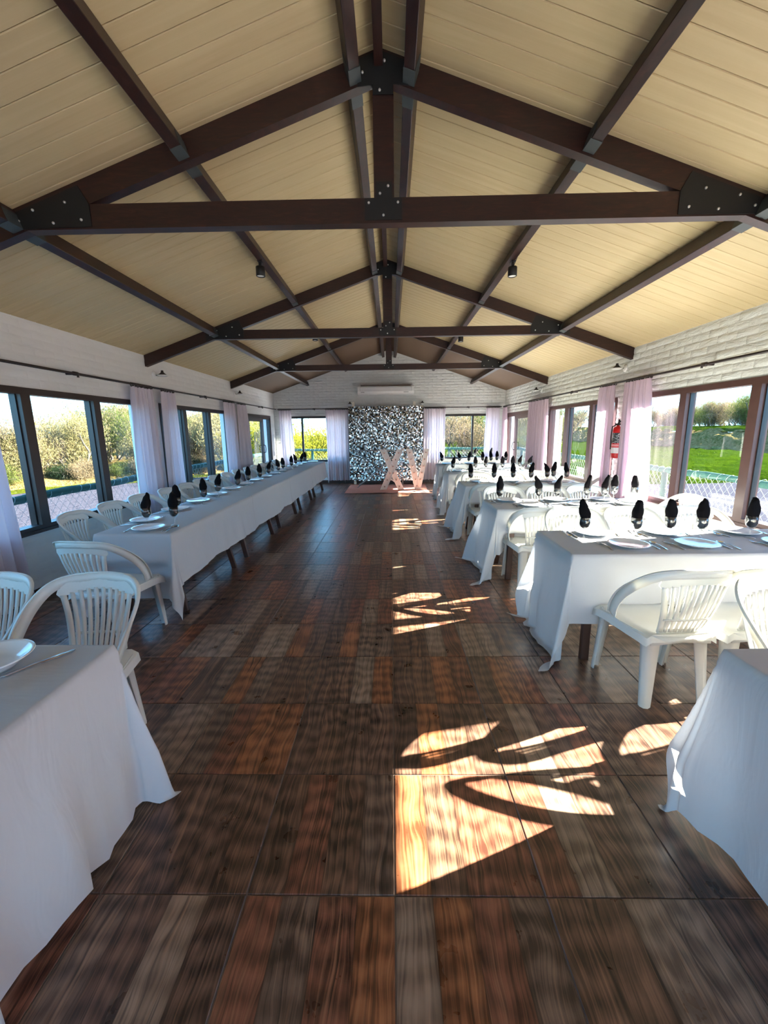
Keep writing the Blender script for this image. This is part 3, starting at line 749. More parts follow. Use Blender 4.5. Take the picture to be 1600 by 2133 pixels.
def sheet(name, x0, x1, y0, y1, mat, lab, cat, zf, res=0.05):
    nx = int((x1-x0)/res); ny = int((y1-y0)/res); vs = []; fs = []
    for j in range(ny+1):
        for i in range(nx+1):
            x = x0+(x1-x0)*i/nx; y = y0+(y1-y0)*j/ny
            ex = 0.03*noise.noise(Vector((x*2, y*2, 3))) if i in (0, nx) or j in (0, ny) else 0
            vs.append((x+ex, y+ex, zf(x, y)))
    for j in range(ny):
        for i in range(nx): n0 = j*(nx+1)+i; fs.append((n0, n0+1, n0+nx+2, n0+nx+1))
    return meta(MB().add(vs, fs, True).obj(name, mat), lab, cat)
sheet('floor_cloth', -1.16, 0.94, 10.15, 11.75, M_RUG, 'wrinkled salmon pink cloth spread on the floor before the shiny panel', 'floor cloth',
      lambda x, y: 0.006+0.018*abs(noise.noise(Vector((x*1.3, y*7, 0))))+0.006*abs(noise.noise(Vector((x*9, y*9, 4)))), 0.03)

def letter(name, strokes, loc, label):
    L = thing(name, label, 'letter sign', loc, 0, 'standing letters'); outer = MB(); k = 0
    for (p, q, w_) in strokes:
        (xa, za), (xb, zb) = p, q; d = 0.001*k; k += 1
        outer.add([(xa-w_/2, -0.05-d, za), (xa+w_/2, -0.05-d, za), (xb+w_/2, -0.05-d, zb), (xb-w_/2, -0.05-d, zb),
                   (xa-w_/2, 0.05, za), (xa+w_/2, 0.05, za), (xb+w_/2, 0.05, zb), (xb-w_/2, 0.05, zb)],
                  [(0, 3, 2, 1), (4, 5, 6, 7), (0, 1, 5, 4), (1, 2, 6, 5), (2, 3, 7, 6), (3, 0, 4, 7)])
        # raised white rim along both long edges
    outer.obj('letter_box', M_LETTER, L)
    rim = MB()
    for (p, q, w_) in strokes:
        (xa, za), (xb, zb) = p, q
        for s_ in (-1, 1): rim.bar((xa+s_*w_/2, -0.055, za), (xb+s_*w_/2, -0.055, zb), 0.012, 0.03, (0, 1, 0))
    rim.obj('rim', plain('white letter edge', (232, 226, 220), 0.5), L)
    done = []
    for (p, q, w_) in strokes:
        for i in range(6):
            t_ = (i+0.5)/6; x = p[0]+(q[0]-p[0])*t_; z = p[1]+(q[1]-p[1])*t_
            if any(math.hypot(x-a, z-c) < 0.07 for a, c in done): continue
            done.append((x, z))
            link('bulb', BULB, L, (x, -0.052, z))
BULB = MB().lathe([(0.0, -0.045), (0.016, -0.04), (0.022, -0.028), (0.018, -0.012), (0.012, 0.0)], 12, M=Matrix.Rotation(-PI/2, 4, 'X') @ Matrix.Scale(-1, 4, (0, 0, 1)) @ Matrix.Scale(-1, 4, (0, 0, 1))).mesh('bulb', M_BULB)
letter('letter_sign', [((-0.24, 0), (0.20, 1.03), 0.15), ((-0.24, 1.03), (0.22, 0), 0.15)], (0.03, 10.72, 0.018), 'large cream letter X dotted with round bulbs, standing on the pink cloth')
letter('letter_sign', [((0.02, 0), (-0.20, 1.03), 0.14), ((0.04, 0), (0.25, 1.03), 0.11)], (0.66, 10.78, 0.018), 'large cream letter V dotted with round bulbs, standing on the pink cloth')
F_ = thing('folding_stand', 'grey metal folding stand with crossed legs behind the big letters', 'stand', (-0.35, 11.25, 0.014))
b = MB().tube([(-0.62, 0, 0.985), (0.35, 0, 0.985)], 0.016, 8); b.obj('top_bar', M_SILVER, F_)
for y in (-0.22, 0.22):
    MB().tube([(-0.58, y*0.2, 0.97), (0.62, y, 0.012)], 0.013, 8).obj('leg', M_SILVER, F_)
for y in (-0.22, 0.22):
    MB().tube([(0.62, y*0.2+0.06, 0.97), (-0.56, y+0.05, 0.012)], 0.013, 8).obj('leg', M_SILVER, F_)
MB().tube([(0.66, 0, 0.012), (0.66, 0, 0.62)], 0.008, 8).obj('upright', M_SILVER, F_)
k_ = MB().lathe([(0, 0.0), (0.035, 0.012), (0.05, 0.04), (0.035, 0.07), (0, 0.082)], 18); ball = k_.obj('balloon_weight', M_BLACK, None, (-0.77, 11.25, 1.015))
ball.name = 'black_ball'; meta(ball, 'small round black ball resting on the bar of the grey stand', 'ball')

# ------------------------------------------------------------------ monobloc chair
def ribbon(mb, pts, wv, tv, w_, t_):
    """flat band swept along pts; wv[i] width direction, tv thickness direction"""
    N = len(pts); vs = []
    for i in range(N):
        p = Vector(pts[i]); W_ = Vector(wv[i]).normalized(); T_ = Vector(tv[i]).normalized()
        ww = w_[i] if isinstance(w_, list) else w_
        vs += [p-W_*ww/2-T_*t_/2, p+W_*ww/2-T_*t_/2, p+W_*ww/2+T_*t_/2, p-W_*ww/2+T_*t_/2]
    fs = []
    for i in range(N-1):
        for k in range(4): fs.append((4*i+k, 4*i+(k+1) % 4, 4*i+4+(k+1) % 4, 4*i+4+k))
    fs += [(3, 2, 1, 0), (4*N-4, 4*N-3, 4*N-2, 4*N-1)]
    mb.add(vs, fs, True)
def smooth_path(pts, n):
    out = []; N = len(pts)
    for i in range(N-1):
        p0, p1, p2, p3 = (Vector(pts[max(i-1, 0)]), Vector(pts[i]), Vector(pts[i+1]), Vector(pts[min(i+2, N-1)]))
        for k in range(n):
            t = k/n; out.append(0.5*((2*p1)+(p2-p0)*t+(2*p0-5*p1+4*p2-p3)*t*t+(3*p1-3*p2+p3-p0)*t**3))
    out.append(Vector(pts[-1])); return out
def back_surf(x, z):
    """y of the backrest shell at height z and offset x (curved, reclined)"""
    t = max(0, (z-0.43)/0.38)
    return -0.185-0.10*t-0.015*math.sin(PI*min(t, 1))+1.15*x*x*(0.6+0.4*t)
def make_chair():
    T = thing('plastic_armchair', 'x', 'chair')
    # seat: dished slab with rolled rim
    nx, ny = 12, 10; vs = []; fs = []
    def sp_(i, j, lo):
        u = -1+2*i/nx; v = j/ny; y = -0.20+0.44*v; hw = 0.195+0.045*v
        x = u*hw; z = 0.435-0.018*(1-u*u)*math.sin(PI*min(1, v*1.05))-0.02*max(0, v-0.85)/0.15
        z -= 0.02*(abs(u) > 0.99)
        return (x, y, z-(0.012 if lo else 0))
    for lo in (0, 1):
        for j in range(ny+1):
            for i in range(nx+1): vs.append(sp_(i, j, lo))
    K = (nx+1)*(ny+1)
    for j in range(ny):
        for i in range(nx):
            a = j*(nx+1)+i; fs += [(a, a+1, a+nx+2, a+nx+1), (K+a, K+a+nx+1, K+a+nx+2, K+a+1)]
    s_ = MB().add(vs, fs, True)
    rim = [sp_(i, 0, 0) for i in range(nx+1)]+[sp_(nx, j, 0) for j in range(1, ny+1)]+[sp_(i, ny, 0) for i in range(nx-1, -1, -1)]+[sp_(0, j, 0) for j in range(ny-1, 0, -1)]
    n0 = len(rim); vs = [Vector(p) for p in rim]+[Vector((p[0]*1.02, p[1]+(0.004 if p[1] > 0 else -0.004), p[2]-0.045)) for p in rim]
    s_.add(vs, [(i, (i+1) % n0, (i+1) % n0+n0, i+n0) for i in range(n0)], True)
    s_.obj('seat', M_PLASTIC, T)
    # outer arch: arm front -> crown -> arm front
    half = [(-0.214, 0.085, 0.425), (-0.234, 0.045, 0.50), (-0.248, -0.02, 0.585), (-0.251, -0.095, 0.66), (-0.240, -0.165, 0.72), (-0.206, -0.222, 0.768), (-0.14, back_surf(0.14, 0.793), 0.793), (0, back_surf(0, 0.800), 0.800)]
    full = half+[(-p[0], p[1], p[2]) for p in half[-2::-1]]
    pts = smooth_path(full, 4); N = len(pts)
    mb = MB(); wv = []; tv = []; ws = []
    for i, p in enumerate(pts):
        t = i/(N-1); d = (pts[min(i+1, N-1)]-pts[max(i-1, 0)]).normalized()
        # thickness direction: outward from the chair's inside
        outw = Vector((p.x, min(0, p.y)*1.2-0.02, 0)).normalized()
        W_ = d.cross(outw).normalized(); T2 = W_.cross(d).normalized()
        wv.append(W_); tv.append(T2); c_ = math.sin(PI*t)
        ws.append(0.062-0.014*c_)
    ribbon(mb, pts, wv, tv, ws, 0.006)
    lip = [p+wv[i]*(ws[i]/2)*(1 if wv[i].dot(Vector((0, 0.3, 1))) > 0 else -1)-tv[i]*0.0+Vector((0, 0, 0)) for i, p in enumerate(pts)]
    ribbon(mb, [l_+tv[i]*0.006 for i, l_ in enumerate(lip)], tv, wv, 0.018, 0.005)
    # crown sheet between the arch and the slats
    vs = []; fs = []; nx = 16
    for j, z_ in enumerate((0.805, 0.785, 0.765, 0.742)):
        for i in range(nx+1):
            u = -1+2*i/nx; hw = [0.150, 0.185, 0.192, 0.178][j]; x = u*hw
            z = z_-[0.022, 0.030, 0.034, 0.030][j]*u*u
            vs.append((x, back_surf(x, z)+0.002, z))
    for j in range(3):
        for i in range(nx): a = j*(nx+1)+i; fs.append((a, a+1, a+nx+2, a+nx+1))
    nn = len(vs); vs2 = vs+[(x, y-0.006, z) for x, y, z in vs]
    mb.add(vs2, fs+[tuple(nn+q for q in f[::-1]) for f in fs], True)
    # low crosspiece near the seat joining the slats
    for z_, hh in ((0.447, 0.035), (0.525, 0.012)):
        pts_ = [(x, back_surf(x, z_)-0.004*(z_ > 0.5), z_) for x in [-0.128+0.256*i/10 for i in range(11)]]
        ribbon(mb, pts_, [(0, -0.25, 1)]*11, [(0, 1, 0.1)]*11, hh, 0.006)
    mb.obj('backrest', M_PLASTIC, T)
    for k in range(10):
        u = -1+2*k/9; pts_ = []; N_ = 8
        for i in range(N_+1):
            t = i/N_; z_ = 0.440+(0.750-0.440)*t-0.028*u*u*t; x = u*(0.118+0.048*t**1.2); pts_.append((x, back_surf(x, z_), z_))
        wv_ = [(1, 2.2*u*0.12, 0)]*(N_+1); edge = 0.026 if abs(u) > 0.99 else 0.0185
        sl_ = MB(); ribbon(sl_, pts_, wv_, [(0, 1, 0.25)]*(N_+1), edge, 0.007); sl_.obj('slat', M_PLASTIC, T)
    # legs: angle section, splayed and tapering
    for sx_ in (-1, 1):
        for fr in (0, 1):
            tx, ty, bx, by = (0.215, 0.20, 0.232, 0.225) if fr else (0.165, -0.175, 0.180, -0.215)
            l_ = MB(); prof = []
            for (px, py, z, w_) in ((tx, ty, 0.425, 0.072), ((tx+bx)/2, (ty+by)/2, 0.21, 0.056), (bx, by, 0.004, 0.042)):
                sy_ = 1 if fr else -1
                ring = [(px*sx_, (py+0.0)), ((px-w_*0.5)*sx_, (py+0.006*sy_)), ((px-w_)*sx_, py-0.004*sy_)]
                ring2 = [(px*sx_, py), ((px+0.010)*sx_, py-w_*0.45*sy_), ((px+0.008)*sx_, py-w_*0.85*sy_)]
                outer_ = ring[::-1]+ring2[1:]
                inner_ = [(x-0.005*sx_, y-0.005*sy_, 0) for x, y in outer_][::-1]
                prof.append([(x, y, z) for x, y in outer_]+[(x, y, z) for x, y, _ in inner_])
            m_ = len(prof[0]); vs = [p for r2 in prof for p in r2]; fs = []
            for r_ in range(2):
                for k in range(m_): fs.append((r_*m_+k, r_*m_+(k+1) % m_, (r_+1)*m_+(k+1) % m_, (r_+1)*m_+k))
            fs += [tuple(range(m_)), tuple(range(3*m_-1, 2*m_-1, -1))]
            l_.add(vs, fs, True); l_.obj('leg', M_PLASTIC, T)
    # aprons between legs
    a = MB()
    ribbon(a, [(-0.17, -0.198, 0.40), (0, -0.205, 0.402), (0.17, -0.198, 0.40)], [(0, 0, 1)]*3, [(0, 1, 0)]*3, [0.06, 0.03, 0.06], 0.005)
    for s2 in (-1, 1): ribbon(a, [(s2*0.185, -0.17, 0.39), (s2*0.215, 0.02, 0.405), (s2*0.228, 0.19, 0.39)], [(0, 0, 1)]*3, [(1, 0, 0)]*3, [0.07, 0.035, 0.07], 0.005)
    ribbon(a, [(-0.21, 0.222, 0.395), (0, 0.238, 0.40), (0.21, 0.222, 0.395)], [(0, 0, 1)]*3, [(0, 1, 0)]*3, [0.06, 0.03, 0.06], 0.005)
    a.obj('seat_apron', M_PLASTIC, T)
    return T
CHAIR = make_chair(); freeze(CHAIR); used = []
def chair(x, y, rz, label, group):
    c = CHAIR if not used else copy_tree(CHAIR); used.append(1)
    c.location = (x, y, 0); c.rotation_euler = (0, 0, rz); meta(c, label, 'chair', group); return c

# ------------------------------------------------------------------ tables and cloths
def table(x0, x1, y0, y1, label, group, trestle=False):
    cx_, cy_ = (x0+x1)/2, (y0+y1)/2; T = thing('trestle_table', label, 'table', (cx_, cy_, 0), 0, group)
    hx, hy = (x1-x0)/2-0.006, (y1-y0)/2-0.006
    MB().box((-hx, -hy, 0.715), (hx, hy, 0.742)).obj('tabletop', M_LEG, T)
    b = MB()
    for s_ in (-1, 1):
        b.box((-hx+0.02, s_*(hy-0.01)-0.01, 0.66), (hx-0.02, s_*(hy-0.01)+0.01, 0.715))
        b.box((s_*(hx-0.01)-0.01, -hy+0.02, 0.66), (s_*(hx-0.01)+0.01, hy-0.02, 0.715))
    b.obj('apron', M_LEG, T)
    for sx_ in (-1, 1):
        for sy_ in (-1, 1):
            if hx < hy: p, q = (sx_*(hx-0.20), sy_*(hy-0.24), 0.714), (sx_*(hx-0.045), sy_*(hy-0.20), 0.0)
            else: p, q = (sx_*(hx-0.20), sy_*(hy-0.16), 0.714), (sx_*(hx-0.14), sy_*(hy-0.04), 0.0)
            MB().bar(p, q, 0.055, 0.038, (0, 1, 0)).obj('leg', M_LEG, T)
    return T
def fn(v, a=0.0): return noise.noise(Vector((v, a, 0.37)))
ZT = 0.7445
def cloth(x0, x1, y0, y1, ov, label, group, seed=0, push=(), res=0.026, amp=1.0, cornA=0.20, dmax=0.86):
    l_, r_, f_, b_ = ov; rs = random.Random(seed)
    def axis(lo, hi, a, c):
        pts = []
        def rng(p, q, st):
            n_ = max(1, int(round((q-p)/st))); return [p+(q-p)*i/n_ for i in range(n_)]
        if a: pts += rng(lo-a, lo, res)
        pts += [lo, lo+0.012]+rng(lo+0.03, hi-0.03, 0.05)+[hi-0.03, hi-0.012]
        pts += ([hi]+rng(hi+res, hi+c, res)+[hi+c]) if c else [hi]
        return pts
    X = axis(x0, x1, l_, r_); Y = axis(y0, y1, f_, b_); vs = []; fs = []
    for py in Y:
        for px in X:
            qx = min(max(px, x0), x1); qy = min(max(py, y0), y1); ox, oy = px-qx, py-qy; d = math.hypot(ox, oy)
            if d < 1e-6:
                z = ZT+0.0015*fn(px*6, py*6+seed)
                vs.append((px, py, z)); continue
            dx, dy = ox/d, oy/d; corner = abs(ox) > 1e-6 and abs(oy) > 1e-6
            s = (qx*0.9+qy*1.1)+seed*3.1
            g = min(1, d/0.5)
            wv = amp*(0.060*fn(s*2.3, seed)+0.040*fn(s*6.5, seed+5)+0.014*fn(s*15, seed+9)-0.075*(0.12-min(0.12, abs(fn(s*3.3, seed+2))))/0.12*0.5)*g
            sp_ = 0.007+0.050*g*g+wv
            th = 0
            if corner:
                th = math.atan2(abs(oy), abs(ox)); sc = math.sin(2*th)
                sp_ = sp_*(1-0.3*sc)+d*cornA*(sc**0.7)*(0.72+0.42*math.cos(4*th*1.0+seed)+0.25*math.sin(9*th+seed*2))*1.0
            hemw = 1+0.05*fn(s*1.7, seed+20)+0.02*fn(s*5, seed+30)
            dd = min(d*hemw if d > 0.1 else d, dmax+0.12*max(0, d-dmax))
            sp_ = max(0.004+0.006*min(1, d/0.02), min(sp_, dd*0.7))
            z = ZT-math.sqrt(max(dd*dd-sp_*sp_, 0))
            if z < 0.012:
                e_ = 0.012-z; sp_ += e_*0.75; z = 0.008+0.022*abs(fn(s*9+d*11, seed+3))*min(1, e_*12)+0.012*min(1, e_*3)
            x, y = qx+dx*sp_, qy+dy*sp_
            for (side, c0, c1, amt, zz) in push:
                if z < zz+0.07:
                    k = min(1, max(0, (zz+0.07-z)/0.12)); k = k*k*(3-2*k)
                    t = (x if side in 'fb' else y)
                    kk = min(1, max(0, (t-c0+0.09)/0.09))*min(1, max(0, (c1+0.09-t)/0.09)); kk = kk*kk*(3-2*kk)
                    a = amt*k*kk
                    if side == 'f' and y < y0+0.05: y += a
                    if side == 'b' and y > y1-0.05: y -= a
                    if side == 'l' and x < x0+0.05: x += a
                    if side == 'r' and x > x1-0.05: x -= a
            vs.append((x, y, z))
    nx = len(X)
    for j in range(len(Y)-1):
        for i in range(nx-1): a = j*nx+i; fs.append((a, a+1, a+nx+1, a+nx))
    cx_, cy_ = (x0+x1)/2, (y0+y1)/2
    vs = [(v[0]-cx_, v[1]-cy_, v[2]) for v in vs]
    o = MB().add(vs, fs, True).obj('tablecloth', M_CLOTH, None, (cx_, cy_, 0)); return meta(o, label, 'tablecloth', group)

# ------------------------------------------------------------------ tableware prototypes
def proto_plate():
    o = MB().lathe([(0, 0.010), (0.075, 0.0095), (0.088, 0.013), (0.118, 0.0195), (0.128, 0.022), (0.130, 0.0205), (0.118, 0.016), (0.085, 0.006), (0.078, 0.0), (0.0, 0.0)], 40).mesh('dinner_plate', M_PORC); return o
PLATE = proto_plate()
GOB = MB().lathe([(0, 0.0), (0.034, 0.001), (0.033, 0.003), (0.012, 0.008), (0.0055, 0.016), (0.0045, 0.035), (0.0075, 0.045), (0.0045, 0.055), (0.006, 0.066), (0.018, 0.074), (0.031, 0.090), (0.038, 0.112), (0.0385, 0.135), (0.036, 0.160), (0.0348, 0.160), (0.0372, 0.135), (0.0367, 0.112), (0.030, 0.092), (0.017, 0.078), (0, 0.074)], 28).mesh('water_goblet', M_GLASS)
def napkin(seed):
    rs = random.Random(seed); vs = []; fs = []; nz, na = 18, 20; tip = rs.uniform(-0.5, 0.5); kind = seed % 4
    for j in range(nz+1):
        t = j/nz; z = 0.079+t*(0.285-0.079)
        if z < 0.155: r = 0.012+0.0215*min(1, math.sin(min(1, (z-0.078)/0.035)*PI/2))
        else: r = 0.0325+0.008*math.sin(PI*min(1, (z-0.155)/0.08))
        q = max(0, (z-0.225)/0.06); shr = (1-q**3)**0.7 if q < 1 else 0.02
        for i in range(na):
            a = 2*PI*i/na
            f = 1+0.10*math.sin(3*a+seed+4*t)*t+0.05*math.sin(7*a+seed)
            x = r*f*math.cos(a)*(1 if q <= 0 else (shr*0.9+0.02)); y = r*f*math.sin(a)*(0.8 if z > 0.16 else 1)*(1-0.25*q if q > 0 else 1)
            if z > 0.165:
                k = (z-0.165)/0.11
                x += (0.018*k if kind in (0, 1) else -0.006*k)*(1 if kind != 1 else 1.4)*math.cos(tip) + (0.020*q if kind == 0 else 0)
                y += 0.008*k*math.sin(tip)
            vs.append((x, y, z+(0.010*math.cos(a-tip) if (z > 0.2 and kind != 2) else 0)))
    for j in range(nz):
        for i in range(na): fs.append((j*na+i, j*na+(i+1) % na, (j+1)*na+(i+1) % na, (j+1)*na+i))
    fs += [tuple(range(na-1, -1, -1)), tuple(nz*na+i for i in range(na))]
    b = MB().add(vs, fs, True)
    # free folded flap standing beside the roll
    if kind in (1, 3):
        h = 0.27 if kind == 1 else 0.25; s_ = 1 if kind == 1 else -1
        b.add([(s_*0.004, -0.028, 0.15), (s_*0.034, 0.004, 0.15), (s_*0.030, 0.002, h), (s_*0.008, -0.012, h-0.045), (s_*0.000, -0.024, 0.15), (s_*0.030, 0.008, 0.15), (s_*0.027, 0.005, h), (s_*0.005, -0.008, h-0.045)],
              [(0, 1, 2, 3), (7, 6, 5, 4), (1, 5, 6, 2), (0, 3, 7, 4), (3, 2, 6, 7)])
    return b.mesh('folded_napkin', M_NAP)
NAPS = [napkin(s_) for s_ in range(8)]
def strip(prof, thick=0.0018):
    """prof: list of (y, halfwidth, z) -> flat tapered strip"""
    b = MB(); n_ = len(prof); vs = []
    for y, h, z in prof: vs += [(-h, y, z), (h, y, z), (h, y, z+thick), (-h, y, z+thick)]
    fs = [(4*i+k, 4*i+(k+1) % 4, 4*i+4+(k+1) % 4, 4*i+4+k) for i in range(n_-1) for k in range(4)]
    return b.add(vs, fs+[(3, 2, 1, 0), (4*n_-4, 4*n_-3, 4*n_-2, 4*n_-1)], True)
KNIFE = strip([(-0.105, 0.006, 0.001), (-0.09, 0.0085, 0.001), (-0.02, 0.006, 0.003), (0.0, 0.0045, 0.003), (0.01, 0.009, 0.001), (0.07, 0.0095, 0.001), (0.10, 0.006, 0.001), (0.108, 0.001, 0.001)], 0.0028).mesh('table_knife', M_STEEL)
fk = strip([(-0.10, 0.006, 0.001), (-0.085, 0.0085, 0.001), (0.0, 0.0035, 0.009), (0.03, 0.0045, 0.008), (0.045, 0.0115, 0.004), (0.06, 0.012, 0.002)])
for x in (-0.0102, -0.0034, 0.0034, 0.0102): fk.tube([(x, 0.059, 0.003), (x, 0.08, 0.002), (x, 0.10, 0.007)], [0.0019, 0.0017, 0.001], 5)
FORK = fk.mesh('table_fork', M_STEEL)
sp2 = strip([(-0.10, 0.006, 0.001), (-0.085, 0.0085, 0.001), (0.0, 0.0035, 0.009), (0.03, 0.004, 0.007), (0.04, 0.006, 0.004)])
vs = []; fs = []
for j in range(6):
    for i in range(14):
        a = 2*PI*i/14; r_ = j/5; vs.append((0.019*r_*math.sin(a), 0.066+0.030*r_*math.cos(a), 0.0015+0.007*r_*r_))
for j in range(5):
    for i in range(14): fs.append((j*14+i, j*14+(i+1) % 14, (j+1)*14+(i+1) % 14, (j+1)*14+i))
SPOON = sp2.add(vs, fs, True).mesh('table_spoon', M_STEEL)
rnd = random.Random(11); ncount = [0]
ZP = ZT+0.0022
def put(name, me, x, y, rz, label, cat, group, z=ZP):
    o = link(name, me, None, (x, y, z), (0, 0, rz)); return meta(o, label, cat, group)
def setting(px, py, rz, gx, gy, where, grp, spoon=True, plate=True):
    """rz: direction the diner faces (0 = +Y)"""
    c, s_ = math.cos(rz), math.sin(rz); ncount[0] += 1
    def off(dx, dy): return px+dx*c-dy*s_, py+dx*s_+dy*c
    j = lambda a: rnd.uniform(-a, a)
    if plate: put('dinner_plate', PLATE, px, py, rnd.uniform(0, 6), 'white round dinner plate, '+where, 'plate', 'plates '+grp)
    g = put('water_goblet', GOB, gx, gy, j(3), 'clear stemmed water goblet, '+where, 'glass', 'goblets '+grp)
    put('folded_napkin', NAPS[ncount[0] % 8], gx, gy, j(0.5)+(0 if ncount[0] % 3 else PI), 'black napkin standing in the goblet, '+where, 'napkin', 'napkins '+grp)
    kx, ky = off(0.158+j(0.006), 0.01); put('table_knife', KNIFE, kx, ky, rz+j(0.08), 'steel knife, '+where, 'knife', 'knives '+grp)
    kx, ky = off(-0.155+j(0.006), -0.005); put('table_fork', FORK, kx, ky, rz+j(0.1), 'steel fork, '+where, 'fork', 'forks '+grp)
    if spoon:
        kx, ky = off(0.195+j(0.004), -0.01); put('table_spoon', SPOON, kx, ky, rz+j(0.06), 'steel spoon, '+where, 'spoon', 'spoons '+grp)
ORD = ['first', 'second', 'third', 'fourth', 'fifth', 'sixth', 'seventh', 'eighth', 'ninth', 'tenth', 'eleventh', 'twelfth', 'thirteenth', 'fourteenth', 'fifteenth']

# long table along the river-side windows ---------------------------
LX0, LX1, LY0, LY1 = -2.37, -1.755, 3.17, 11.0
NLT = 5; lt = (LY1-LY0)/NLT
for k in range(NLT):
    a, b_ = LY0+k*lt, LY0+(k+1)*lt
    table(LX0, LX1, a, b_, '%s dark trestle table of the long row, counted from the camera end' % ORD[k], 'tables under the long row')
NLC = 4; lc = (LY1-LY0)/NLC
for k in range(NLC):
    a, b_ = LY0+k*lc+(0.0015 if k else 0), LY0+(k+1)*lc-(0.0015 if k < NLC-1 else 0)
    cy_s = [3.72+0.52*q for q in range(14)]
    push = [('l', c-0.25, c+0.25, 0.10, 0.50) for c in cy_s if a-0.3 < c < b_+0.3]
    if k == 0: push.append(('f', -2.33, -1.84, 0.10, 0.47))
    cloth(LX0, LX1, a, b_, (0.34, 0.42, 0.56 if k == 0 else 0, 0.45 if k == NLC-1 else 0), '%s white cloth over the long row, counted from the camera end' % ORD[k], 'cloths of the long row', 20, push, amp=0.6, cornA=0.22)
for q in range(14):
    y = 3.72+0.52*q
    chair(-2.70+rnd.uniform(-0.02, 0.02), y+rnd.uniform(-0.02, 0.02), -PI/2+rnd.uniform(-0.05, 0.05), 'white plastic armchair by the river windows, %s from the camera end' % ORD[q], 'chairs along the long row')
    setting(-2.235, y-0.06, -PI/2, -2.085-(0.03 if q % 2 else 0), y-0.29+(0.06 if q % 3 else 0), 'long row, %s seat from the camera end' % ORD[q], 'on the long row')
chair(-2.09, 2.93, -0.10, 'white plastic armchair tucked at the camera end of the long row', 'chairs at the table ends')
setting(-2.02, 3.335, 0, -1.87, 3.47, 'camera end of the long row', 'on the long row')
put('dinner_plate', PLATE, -2.02, 10.78, 0, 'white round dinner plate alone at the far end of the long row', 'plate', 'plates on the long row')

# cross tables on the sunny side ------------------------------------
# (x0, x1, front y, back y, front seat xs, back seat xs, window-end chair)
CT = [
 (1.19, 3.0, 0.76, 1.39, [], [1.85, 2.38], False),
 (1.14, 2.95, 2.54, 3.18, [1.575, 2.03, 2.62], [1.62, 2.13, 2.70], False),
 (1.05, 2.72, 4.07, 4.68, [1.42, 1.93, 2.43], [1.40, 1.92, 2.42], True),
 (1.04, 2.72, 5.78, 6.42, [1.36, 1.90, 2.42], [1.42, 1.95, 2.45], True),
 (1.03, 2.72, 7.45, 8.08, [1.42, 1.92, 2.42], [1.40, 1.92, 2.42], True),
 (1.05, 2.72, 9.15, 9.80, [1.40, 1.92, 2.44], [1.40, 1.92, 2.42], True),
 (1.95, 2.75, 10.95, 11.55, [2.10, 2.52], [], False),
]
for k, (x0, x1, y0, y1, fs_, bs_, endc) in enumerate(CT):
    nm = ORD[k]
    table(x0, x1, y0, y1, 'dark trestle table under the %s cross cloth from the camera' % nm, 'cross tables')
    fy, by = y0-0.04, y1+0.29
    if k == 1: fy = y0-0.235
    push = [('f', x-0.24, x+0.24, max(0.02, (fy+0.24)-y0+0.05), 0.46) for x in fs_] if k != 1 else []
    push += [('b', x-0.24, x+0.24, max(0.0, y1-(by-0.24)+0.05), 0.46) for x in bs_]
    if endc: push.append(('r', y0+0.05, y1-0.05, 0.12, 0.46))
    cloth(x0, x1, y0, y1, (0.80 if k else 0.71, 0.30, 0.46 if k else 0.45, 0.40 if k else 0.45), '%s white cross cloth from the camera, draped to the floor at the aisle' % nm if k else 'white cloth nearest the camera on the sunny side, cut by the frame', 'cross tablecloths', 40+k, push, amp=1.25, cornA=0.20 if k else 0.11, dmax=0.88 if k else 0.76)
    for i, x in enumerate(fs_):
        chair(x-0.02 if k != 1 else x-0.03, fy+rnd.uniform(-0.02, 0.02), (0.05 if k == 1 else 0)+rnd.uniform(-0.06, 0.06), 'white plastic armchair, camera side of the %s cross table, %s from the aisle' % (nm, ORD[i]), 'chairs at the cross tables')
        setting(x+0.02, y0+0.19, 0, x+0.15, y0+0.345, 'camera side of %s cross table, %s from aisle' % (nm, ORD[i]), 'on the cross tables')
    for i, x in enumerate(bs_):
        cyb = by if k else y1+0.26
        chair(x, cyb+rnd.uniform(-0.01, 0.02), PI+rnd.uniform(-0.07, 0.07), 'white plastic armchair, far side of the %s cross table, %s from the aisle' % (nm, ORD[i]), 'chairs at the cross tables')
        if k: setting(x-0.11, y1-0.125, PI, x-0.11-0.135+(0.09 if i else 0), y1-0.27, 'far side of %s cross table, %s from aisle' % (nm, ORD[i]), 'on the cross tables')
        else: setting(x+0.15, y1-0.16, PI, x, y1-0.30, 'far side of %s cross table, %s from aisle' % (nm, ORD[i]), 'on the cross tables')
    if endc:
        cyy = (y0+y1)/2+0.02
        chair(x1+0.19, cyy, PI/2+rnd.uniform(-0.1, 0.1), 'white plastic armchair at the window end of the %s cross table' % nm, 'chairs at the table ends')
        setting(x1-0.17, cyy, PI/2, x1-0.30, cyy+0.12, 'window end of the %s cross table' % nm, 'on the cross tables', spoon=False)

